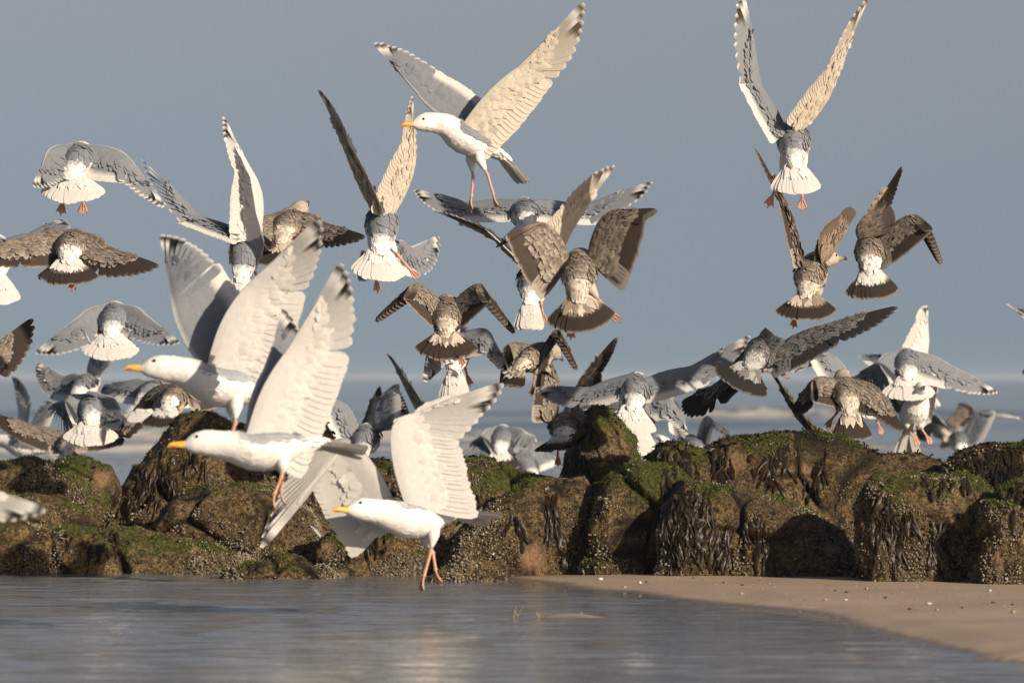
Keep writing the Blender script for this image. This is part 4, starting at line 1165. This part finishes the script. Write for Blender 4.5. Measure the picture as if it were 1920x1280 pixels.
#SPECS#
RV = (0, 0.95, 0.30)
GULLS = [
 # --- three white gulls close to the camera
 dict(lab='white gull with orange bill leaving the pyramid rock, both broad wings raised above it', k='ad', roll=15, scap=0.4, size=1.14, c=(424, 722), s=538, f=(-0.93, -0.10, 0.22), head=(-1, -0.1, 0.10), tail=(18, 5),
      L=[(463, 540, -0.6), (607, 412, -0.4), (0.82, 0.25, -0.45), dict(chord=1.25)], R=[(322, 565, 0.6), (298, 425, 0.9), (0.95, 0.15, 0.05), dict(chord=1.35)], legs=[(421, 868), (433, 862)], ff=-0.5),
 dict(lab='white gull gliding past the pyramid rock, one wing lifted in a long sunlit blade', k='ad', roll=14, scap=0.4, size=1.08, c=(506, 840), s=562, f=(-0.97, -0.12, -0.02), head=(-1, -0.1, 0.03), tail=(14, 2),
      L=[(545, 655, -0.4), (645, 492, -0.3), (0.80, 0.25, -0.5), dict(chord=1.25)], R=[(498, 690, 0.7), (535, 570, 0.9), (0.75, 0.3, -0.35), dict()], legs=[(506, 962), (527, 955)], ff=-0.3),
 dict(lab='white gull with dangling pink legs hovering over the pool, wings beating apart', k='ad', roll=18, scap=0.4, size=1.08, c=(784, 970), s=520, f=(-0.84, -0.5, 0.03), head=(-1, -0.45, 0.12), tail=(16, -4),
      L=[(738, 784, -0.3), (948, 722, 0.2), (0.78, 0.12, -0.60), dict(chord=1.4, slant=(-0.45, 0.05), d0=(0.8, 0.12, -0.58))], R=[(655, 823, 0.5), (474, 1038, -0.2), (-0.3, 0.25, -0.92), dict(chord=1.3)], legs=[(788, 1113), (827, 1101)], ff=-0.1),
 dict(lab='pale gull skimming past the low rounded rock, only its trailing wing in view', k='ad', c=(-185, 905), s=640, f=(-0.95, -0.1, 0.1), tail=(15, 5),
      L=[(-90, 890, -0.5), (92, 962, -0.3), (0.25, -0.3, -0.9), dict(chord=0.8)], R=[(-200, 760, 0.5), (-150, 640, 0.5), (0.9, 0.1, 0)]),
 # --- upper birds
 dict(lab='cream gull with streaked head and hanging legs, wings in a wide V high up', k='sub', c=(882, 262), s=468, size=0.98, f=(-0.80, -0.35, 0.40), head=(-1, -0.4, -0.02), tail=(14, 12),
      L=[(975, 128, -0.5), (1097, 6, -0.4), (0.62, 0.25, -0.74)], R=[(780, 168, 0.6), (702, 72, 0.5), (0.55, 0.45, 0.65)], legs=[(937, 394), (885, 400)], ff=0.0),
 dict(lab='buff gull climbing away with wings straight up, a foot touching a brown gull', k='sub', c=(716, 425), s=440, f=(0, 0.86, 0.5), tail=(48, 30), roll=8,
      L=[(652, 292, 0.4), (600, 163, 0.4), (0.35, -0.9, 0.0)], R=[(778, 300, 0.3), (768, 182, -0.4), (-0.62, -0.75, 0.05)], legs=[(708, 552), (785, 527)]),
 dict(lab='white gull steeply climbing, one pale wing upright and one thin wing flung out sideways', k='ad', c=(462, 468), s=430, f=(0.1, 0.6, 0.79), tail=(28, 10), roll=10,
      L=[(372, 408, 0.3), (267, 293, 0.2), (0.25, -0.9, -0.3)], R=[(484, 345, 0.2), (413, 220, 0.2), (-0.75, -0.6, 0.05)], legs=[None, (498, 552)]),
 dict(lab='mottled brown gull with blue-black tail edge gliding between the two climbing gulls', k='juv', size=1.03, c=(540, 424), s=418, f=(0.15, 0.95, 0.22), tail=(62, 34), tk='dark', head=(0.35, 0.9, 0.45),
      L=[(474, 432, -0.9), (440, 446, 0.8), (-0.1, -0.8, -0.45)], R=[(610, 422, -0.5), (684, 446, -0.8), (0.0, -0.75, -0.6)], legs=[(506, 502), (533, 494)]),
 dict(lab='grey backed gull with wide white tail fan and drooping wing above a brown gull', k='ad', c=(145, 300), s=430, f=(0.05, 0.95, 0.28), tail=(66, 34),
      L=[(95, 292, -0.8), (80, 352, -0.9), (0.1, -0.8, -0.5)], R=[(240, 294, -0.3), (310, 388, -0.3), (-0.35, -0.6, -0.7)], legs=[(112, 406), (154, 406)], web=0.4),
 dict(lab='brown gull with white rump and dark tail band gliding level under a grey gull', k='juv', c=(133, 462), s=440, f=(0.0, 0.95, 0.22), tail=(60, 30), tk='whiteband',
      L=[(45, 452, -0.4), (-80, 478, -0.4), (0.0, -0.7, -0.7)], R=[(205, 466, -0.5), (300, 500, -0.5), (0.0, -0.7, -0.7)], legs=[(76, 525), (133, 548)]),
 dict(lab='bluish white gull partly behind the level brown gull, one thin wing reaching up', k='ad', c=(-5, 478), s=400, f=(-0.1, 0.9, 0.4), tail=(40, 40),
      L=[(-90, 440, 0), (-200, 400, 0), (0, -0.9, -0.4)], R=[(50, 440, 0.4), (108, 402, 0.8), (0.1, -0.9, -0.25)], legs=[None, (10, 545)]),
 dict(lab='grey gull with spiky white tail fan and both wings curved down, above the perched crowd', k='ad', size=1.04, c=(212, 598), s=384, f=(0.0, 0.95, 0.28), tail=(64, 34),
      L=[(152, 598, -0.6), (68, 660, -0.2), (0.25, -0.6, -0.7)], R=[(275, 592, -0.5), (338, 642, -0.6), (-0.2, -0.65, -0.7)], legs=[(168, 658), (216, 667)]),
 dict(lab='brown gull showing a single rounded wing beside the grey gull with spiky tail', k='juv', c=(-118, 712), s=430, f=(-0.2, 0.9, 0.3),
      L=[(-150, 650, 0), (-250, 640, 0), (0, -0.8, -0.5)], R=[(-40, 672, 0.2), (60, 596, 0.3), (0.45, -0.4, -0.8)]),
 dict(lab='small pale gull behind the flock with one wing upright and one wing level', k='ad', c=(158, 724), s=330, f=(0.2, 0.95, 0.2), tail=(35, 25),
      L=[(120, 708, 0.4), (64, 678, 0.4), (0.1, -0.8, -0.5)], R=[(162, 690, 0.5), (176, 638, 0.5), (0.5, -0.8, 0)], legs=[None, (172, 752)]),
 dict(lab='grey gull with white forked tail half hidden behind the front gull', k='ad', c=(283, 736), s=340, f=(0.3, 0.92, 0.22), tail=(45, 28),
      L=[(238, 716, 0.3), (185, 722, 0.6), (0.0, -0.8, -0.55)], R=[(335, 722, 0.5), (380, 740, 0.5), (0, -0.8, -0.5)], legs=[None, (298, 782)]),
 dict(lab='dark tailed brown gull low behind the shoulder of the pyramid rock', k='juv', c=(328, 744), s=360, f=(0.2, 0.95, 0.2), tail=(55, 28), tk='whiteband',
      L=[(290, 728, 0.3), (262, 748, 0.9), (-0.2, -0.8, -0.5)], R=[(372, 724, 0.3), (430, 742, 0.5), (0, -0.8, -0.5)], legs=[(318, 792), (345, 790)]),
 dict(lab='slate winged gull with broad white tail fan low over the surf', k='ad', c=(172, 764), s=380, f=(-0.05, 0.95, 0.25), tail=(62, 34),
      L=[(125, 752, -0.3), (80, 765, 0.6), (-0.1, -0.75, -0.6)], R=[(224, 760, -0.6), (248, 800, -0.8), (-0.2, -0.75, -0.6)], legs=[(148, 800), (188, 808)]),
 dict(lab='white bodied gull with long brown wings stretched in a wide shallow V over the surf', k='juv', c=(130, 832), s=340, f=(0, 0.96, 0.2), tail=(40, 25), tk='white', head=(0.2, 1, 0.3),
      L=[(62, 800, 0.2), (-20, 772, 0.2), (0.05, -0.8, -0.55)], R=[(206, 806, 0.2), (296, 744, 0.2), (0.2, -0.8, -0.5)]),
 dict(lab='distant grey gull low over the surf with one stiff wing raised straight up', k='ad', c=(48, 838), s=300, f=(-0.8, 0.4, 0.15), tail=(15, 5),
      L=[(36, 778, 0.3), (24, 704, 0.3), (0.5, -0.8, 0)], R=[(60, 790, 0.5), (80, 748, 0.6), (0.6, -0.7, 0)]),
 dict(lab='gull with two arched pale wings dipping behind the mossy hump', k='ad', c=(684, 826), s=380, f=(0.1, 0.93, 0.3), tail=(25, 30),
      L=[(640, 752, 0.0), (566, 766, -0.6), (-0.4, -0.75, -0.5)], R=[(706, 752, 0.4), (768, 778, -0.5), (0.35, -0.8, -0.45)]),
 dict(lab='gull showing only a dark upright wing behind the arched winged gull', k='juv', c=(660, 830), s=350, f=(0.2, 0.95, 0.2), tail=(25, 20),
      L=[(625, 800, 0.5), (590, 800, 0.8), (0, -0.9, -0.3)], R=[(684, 788, 0.4), (706, 722, 0.5), (0.25, -0.95, 0)]),
 dict(lab='gull hidden behind the hovering white gull with a slim wing tip pointing up', k='ad', c=(806, 800), s=380, f=(0.1, 0.95, 0.25), tail=(30, 20),
      L=[(768, 742, 0.3), (728, 660, 0.3), (0.3, -0.95, 0)], R=[(850, 760, 0.4), (890, 730, 0.7), (-0.2, -0.9, -0.3)]),
 dict(lab='white tailed gull directly beneath a brown gull, wings folded down like a cloak', k='ad', c=(856, 652), s=410, f=(0.05, 0.85, 0.5), tail=(22, 30),
      L=[(804, 640, -0.6), (800, 712, -0.7), (0.35, -0.7, -0.6)], R=[(918, 622, -0.3), (958, 706, -0.6), (-0.45, -0.6, -0.65)], legs=[(842, 742), (880, 722)]),
 dict(lab='brown gull with dark spread tail and arched wings over a white tailed gull', k='juv', c=(838, 590), s=420, f=(0, 0.93, 0.35), tail=(66, 32), tk='dark',
      L=[(778, 530, -0.3), (704, 602, -0.3), (0.3, -0.5, -0.8), dict(chord=1.1)], R=[(900, 532, -0.3), (966, 624, -0.3), (-0.3, -0.5, -0.8), dict(chord=1.1)], legs=[(819, 690), (868, 690)]),
 dict(lab='large speckled brown gull with fully fanned dark tipped tail and hooked brown wings', k='juv', c=(1086, 512), s=475, f=(0.05, 0.90, 0.42), tail=(62, 40), roll=-6,
      L=[(1018, 418, -0.2), (946, 446, 0.8), (-0.6, -0.45, -0.66), dict(chord=1.2)], R=[(1140, 398, -0.2), (1230, 396, -0.3), (0.55, -0.45, -0.7), dict(chord=1.2)], legs=[(1070, 640), (1162, 608)]),
 dict(lab='grey gull flying away level, wings spread wide behind the speckled brown gull', k='ad', c=(985, 400), s=410, f=(-0.05, 0.97, 0.2), tail=(48, 22),
      L=[(880, 382, 0.2), (776, 352, 0.2), (0.05, -0.85, -0.45)], R=[(1095, 388, 0.2), (1224, 336, 0.2), (0.0, -0.85, -0.45)]),
 dict(lab='gull mostly hidden by the speckled brown gull, one cream wing and one dark wing raised', k='sub', c=(1000, 528), s=420, f=(0.1, 0.9, 0.4), tail=(20, 30), head=(0.1, 1, 0.2),
      L=[(930, 448, 0.2), (812, 388, 0.2), (0.3, -0.9, -0.2)], R=[(1072, 428, 0.2), (1148, 306, 0.3), (-0.7, -0.65, 0.1)], legs=[(995, 620), (1020, 612)]),
 dict(lab='plain brown gull turning behind the white tailed gull, one fan shaped wing lifted', k='juv', c=(1000, 672), s=390, f=(0.45, 0.85, 0.25), tail=(22, 15),
      L=[(950, 648, -0.3), (934, 716, -0.6), (-0.1, -0.8, -0.5)], R=[(1046, 618, -0.2), (1080, 690, -0.7), (-0.25, -0.75, -0.5)], legs=[None, (993, 744)]),
 dict(lab='slim brown gull by the green peak with both wings raised in a narrow V', k='juv', c=(1058, 802), s=390, f=(0.05, 0.96, 0.2), tail=(60, 12), tk='whiteband', roll=-4,
      L=[(1046, 712, 0.2), (1014, 640, 0.8), (-0.55, -0.8, 0.0)], R=[(1084, 720, 0.2), (1156, 628, 0.4), (0.62, -0.75, -0.1)], legs=[(1046, 878), None]),
 dict(lab='small grey gull with black banded white tail beyond the mossy crest', k='ad', c=(940, 822), s=310, f=(0.05, 0.95, 0.28), tail=(52, 36), tk='whiteband',
      L=[(905, 818, -0.5), (876, 836, 0.7), (0, -0.75, -0.6)], R=[(985, 812, -0.5), (1012, 826, 0.8), (0, -0.75, -0.6)], legs=[None, (955, 868)]),
 dict(lab='distant pale gull dropping towards the water beyond the mossy crest', k='ad', c=(986, 868), s=270, f=(-0.35, 0.75, 0.55), tail=(15, 5),
      L=[(965, 850, 0.7), (960, 870, 0.8), (0.1, -0.9, -0.3)], R=[(1018, 842, 0.4), (1044, 862, 0.7), (0.1, -0.8, -0.6)]),
 dict(lab='gull with silky white tail above the green peak, one long wing swept up', k='sub', c=(1192, 732), s=400, f=(0.05, 0.93, 0.3), tail=(54, 34), roll=10,
      L=[(1105, 730, 0.2), (1004, 724, 0.3), (0, -0.85, -0.5)], R=[(1296, 690, 0.2), (1408, 626, 0.2), (0.05, -0.8, -0.55)], legs=[(1182, 795), (1222, 792)]),
 dict(lab='white gull low behind the green peak with one wing hanging down', k='ad', c=(1196, 764), s=380, f=(0, 0.93, 0.36), tail=(34, 44),
      L=[(1140, 752, 0.2), (1112, 790, 0.8), (0.2, -0.8, -0.5)], R=[(1256, 744, -0.3), (1288, 812, -0.4), (-0.4, -0.6, -0.65)], legs=[None, (1207, 832)]),
 dict(lab='gull half hidden by the long ridge with a rounded pale wing in front of it', k='ad', c=(1300, 838), s=320, f=(-0.2, 0.95, 0.2), tail=(20, 20),
      L=[(1282, 775, 0.5), (1262, 750, 0.7), (-0.3, -0.9, -0.2)], R=[(1322, 780, -0.3), (1362, 812, -0.6), (0.1, -0.7, -0.7)]),
 dict(lab='ruffled white gull just visible over the slope of the green peak', k='ad', c=(1128, 766), s=300, f=(0.3, 0.9, 0.3), tail=(45, 35),
      L=[(1090, 752, 0.5), (1072, 735, 0.8), (0, -0.8, -0.5)], R=[(1160, 748, 0.5), (1180, 762, 0.8), (0, -0.8, -0.5)]),
 dict(lab='pale gull low over the water between the green peak and the ridge', k='ad', c=(1216, 838), s=290, f=(0.5, 0.8, 0.2), tail=(15, 0),
      L=[(1200, 822, 0.7), (1190, 842, 0.9), (-0.2, -0.8, -0.5)], R=[(1238, 824, 0.7), (1262, 838, 0.9), (0, -0.8, -0.5)]),
 dict(lab='dark slate-tinted gull banking hard across the sky above the ridge', k='juv', c=(1428, 662), s=430, f=(0.28, 0.93, 0.22), tail=(55, 30), tk='dark', roll=30, tint=(0.62, 0.70, 0.82),
      L=[(1346, 722, -0.3), (1276, 752, 0.5), (0.1, -0.8, -0.45)], R=[(1542, 612, -0.3), (1682, 572, -0.2), (0.1, -0.75, -0.6)], legs=[(1436, 738), (1482, 712)]),
 dict(lab='brown gull climbing with thin wings in a sharp V beneath the high white gull', k='juv', c=(1520, 518), s=425, f=(0.15, 0.85, 0.45), tail=(62, 18), head=(0.8, 0.6, 0.1),
      L=[(1482, 402, 0.3), (1420, 272, 0.2), (-0.22, -0.97, 0.0), dict(chord=0.9)], R=[(1570, 460, 0.5), (1606, 394, 0.7), (-0.4, -0.85, 0.0)], legs=[(1486, 618), (1531, 608)]),
 dict(lab='brown winged gull with white rump and black spotted tail, one wing hooked like a fan', k='juv', c=(1632, 472), s=415, f=(0.05, 0.92, 0.36), tail=(50, 36), tk='whiteband', roll=-4,
      L=[(1622, 410, 0.8), (1697, 314, 0.3), (0.45, -0.85, -0.2)], R=[(1712, 402, -0.3), (1766, 496, -0.2), (-0.4, -0.4, -0.8), dict(chord=1.15)], legs=[(1594, 552), (1641, 564)]),
 dict(lab='white tailed gull highest of the flock with very long wings lifted straight up', k='sub', c=(1489, 268), s=435, f=(0, 0.88, 0.46), tail=(42, 30),
      L=[(1424, 160, 0.2), (1396, -22, 0.2), (-0.55, -0.8, 0.1)], R=[(1562, 165, 0.2), (1624, -12, 0.2), (-0.62, -0.75, 0.0)], legs=[(1440, 392), (1504, 398)], web=0.4),
 dict(lab='grey gull with frilled white tail and long level wings over the ridge end', k='ad', c=(1700, 682), s=370, f=(0, 0.95, 0.26), tail=(62, 32),
      L=[(1645, 680, -0.5), (1598, 712, 0.6), (0.0, -0.75, -0.6)], R=[(1782, 688, -0.2), (1870, 734, -0.2), (-0.15, -0.7, -0.7)], legs=[(1690, 748), (1722, 752)]),
 dict(lab='gull behind the frilled tail gull with a single wing standing upright', k='ad', c=(1712, 712), s=340, f=(-0.3, 0.92, 0.2), tail=(20, 20),
      L=[(1668, 676, 0.5), (1652, 662, 0.9), (-0.3, -0.9, -0.2)], R=[(1742, 640, 0.4), (1740, 574, 0.5), (-0.75, -0.65, 0)]),
 dict(lab='white bellied gull with dangling legs dropping towards the ridge', k='ad', c=(1714, 772), s=370, f=(0.1, -0.75, 0.6), head=(0.1, -0.8, 0.2), tail=(20, 10),
      L=[(1758, 742, 0.7), (1770, 700, 0.8), (0.1, 0.8, -0.5)], R=[(1672, 728, 0.3), (1700, 800, 0.5), (0.3, 0.7, -0.5)], legs=[(1745, 836), (1722, 840)]),
 dict(lab='mottled tan gull with dark tail band settling onto the ridge', k='juv', c=(1586, 738), s=400, f=(-0.1, 0.93, 0.3), tail=(34, 42), tk='dark', head=(0.1, 0.9, 0.3),
      L=[(1524, 712, -0.2), (1484, 770, 0.4), (0.2, -0.7, -0.65)], R=[(1650, 736, -0.4), (1688, 806, -0.5), (-0.35, -0.65, -0.65)], legs=[(1550, 806), (1594, 818)]),
 dict(lab='pale gull behind the mottled tan gull, one rounded wing spread like a shell', k='ad', c=(1612, 730), s=360, f=(-0.2, 0.95, 0.2), tail=(20, 25),
      L=[(1560, 664, 0.2), (1482, 694, -0.3), (-0.25, -0.7, -0.65)], R=[(1640, 690, 0.4), (1672, 720, 0.8), (0.1, -0.8, -0.5)], legs=[(1612, 818), (1657, 818)]),
 dict(lab='gull behind the ridge of which one thin dark wing sticks up', k='juv', c=(1538, 832), s=380, f=(0.1, 0.95, 0.2), tail=(20, 20),
      L=[(1486, 764, 0.3), (1454, 698, 0.6), (0.2, -0.97, 0), dict(chord=0.8)], R=[(1580, 800, 0.6), (1610, 830, 0.7), (0, -0.8, -0.5)]),
 dict(lab='distant grey gull beating away over the breaking wave, wing held flat', k='ad', c=(1800, 828), s=270, f=(0.0, 0.95, 0.25), tail=(30, 30),
      L=[(1776, 800, 0.5), (1745, 786, 0.6), (0.2, -0.9, -0.2)], R=[(1836, 770, 0.0), (1916, 782, 0.3), (0.15, -0.6, -0.75)], legs=[None, (1789, 858)]),
 dict(lab='distant brown gull beating over the breaking wave beside the grey one', k='juv', c=(1766, 806), s=240, f=(-0.2, 0.95, 0.2), tail=(25, 20),
      L=[(1742, 790, 0.5), (1728, 800, 0.9), (0.2, -0.9, -0.2)], R=[(1792, 780, 0.3), (1806, 752, 0.6), (0.4, -0.8, -0.3)]),
 dict(lab='brown gull showing only a dark drooping wing tip beyond the frilled tail gull', k='juv', c=(1985, 690), s=420, f=(0.1, 0.95, 0.2),
      L=[(1945, 650, -0.4), (1912, 700, -0.7), (0.1, -0.8, -0.5)], R=[(2060, 650, 0), (2160, 660, 0), (0, -0.8, -0.5)]),
 dict(lab='grey gull showing just a thin pale wing point beyond the frilled tail gull', k='ad', c=(2010, 660), s=410, f=(0.1, 0.95, 0.2),
      L=[(1958, 608, 0.3), (1898, 566, 0.5), (0.2, -0.9, -0.3)], R=[(2080, 640, 0), (2190, 640, 0), (0, -0.8, -0.5)]),
 dict(lab='gull hidden behind the buff climbing gull, one faint grey wing to the side', k='ad', c=(728, 474), s=370, f=(0.1, 0.96, 0.2), tail=(15, 15),
      L=[(690, 474, 0.9), (668, 468, 0.9), (0, -0.8, -0.5)], R=[(768, 466, 0.6), (826, 440, 0.8), (0, -0.75, -0.6)]),
]
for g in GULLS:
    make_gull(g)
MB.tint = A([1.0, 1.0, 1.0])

# loose feather caught on the mussel crusted rock
h, n_ = hit_px(590, 990)
if h is not None:
    h = A(h) - A([0, 0.012, 0])
    wcol = np.tile(WHITE * 0.95, (7, 3, 1))
    V, Cc = blade(h + A([-0.03, 0, 0.015]), nrm((0.85, -0.1, -0.45)), nrm((0.45, -0.2, 0.85)), nrm((-0.1, -0.95, 0.2)), 0.075, 0.014, 0.1, -0.25, wcol, wcol)
    m_ = MB(); m_.add(V, BLADE_Q, None, Cc)
    tag(m_.build('loose_feather', M_FEATH, None, h), 'small curled white feather lying on the dark mussel crusted rock', 'feather')

# ------------------------------------------------------------------ sea air: thin even haze over the water
hx, hy0, hy1, hz0, hz1 = 9500.0, -80.0, 16500.0, -9.0, 3.2
mb = MB()
mb.add([(-hx, hy0, hz0), (hx, hy0, hz0), (hx, hy1, hz0), (-hx, hy1, hz0), (-hx, hy0, hz1), (hx, hy0, hz1), (hx, hy1, hz1), (-hx, hy1, hz1)],
       [[0, 3, 2, 1], [4, 5, 6, 7], [0, 1, 5, 4], [1, 2, 6, 5], [2, 3, 7, 6], [3, 0, 4, 7]])
hm = bpy.data.materials.new('sea_haze'); hm.use_nodes = True
hn = hm.node_tree.nodes; hn.remove(hn['Principled BSDF'])
hv = hn.new('ShaderNodeVolumePrincipled')
hv.inputs['Color'].default_value = (0.70, 0.80, 0.90, 1)
hv.inputs['Density'].default_value = 0.00022
hm.node_tree.links.new(hv.outputs[0], hn['Material Output'].inputs['Volume'])
tag(mb.build('haze', hm, smooth=False), kind='stuff')
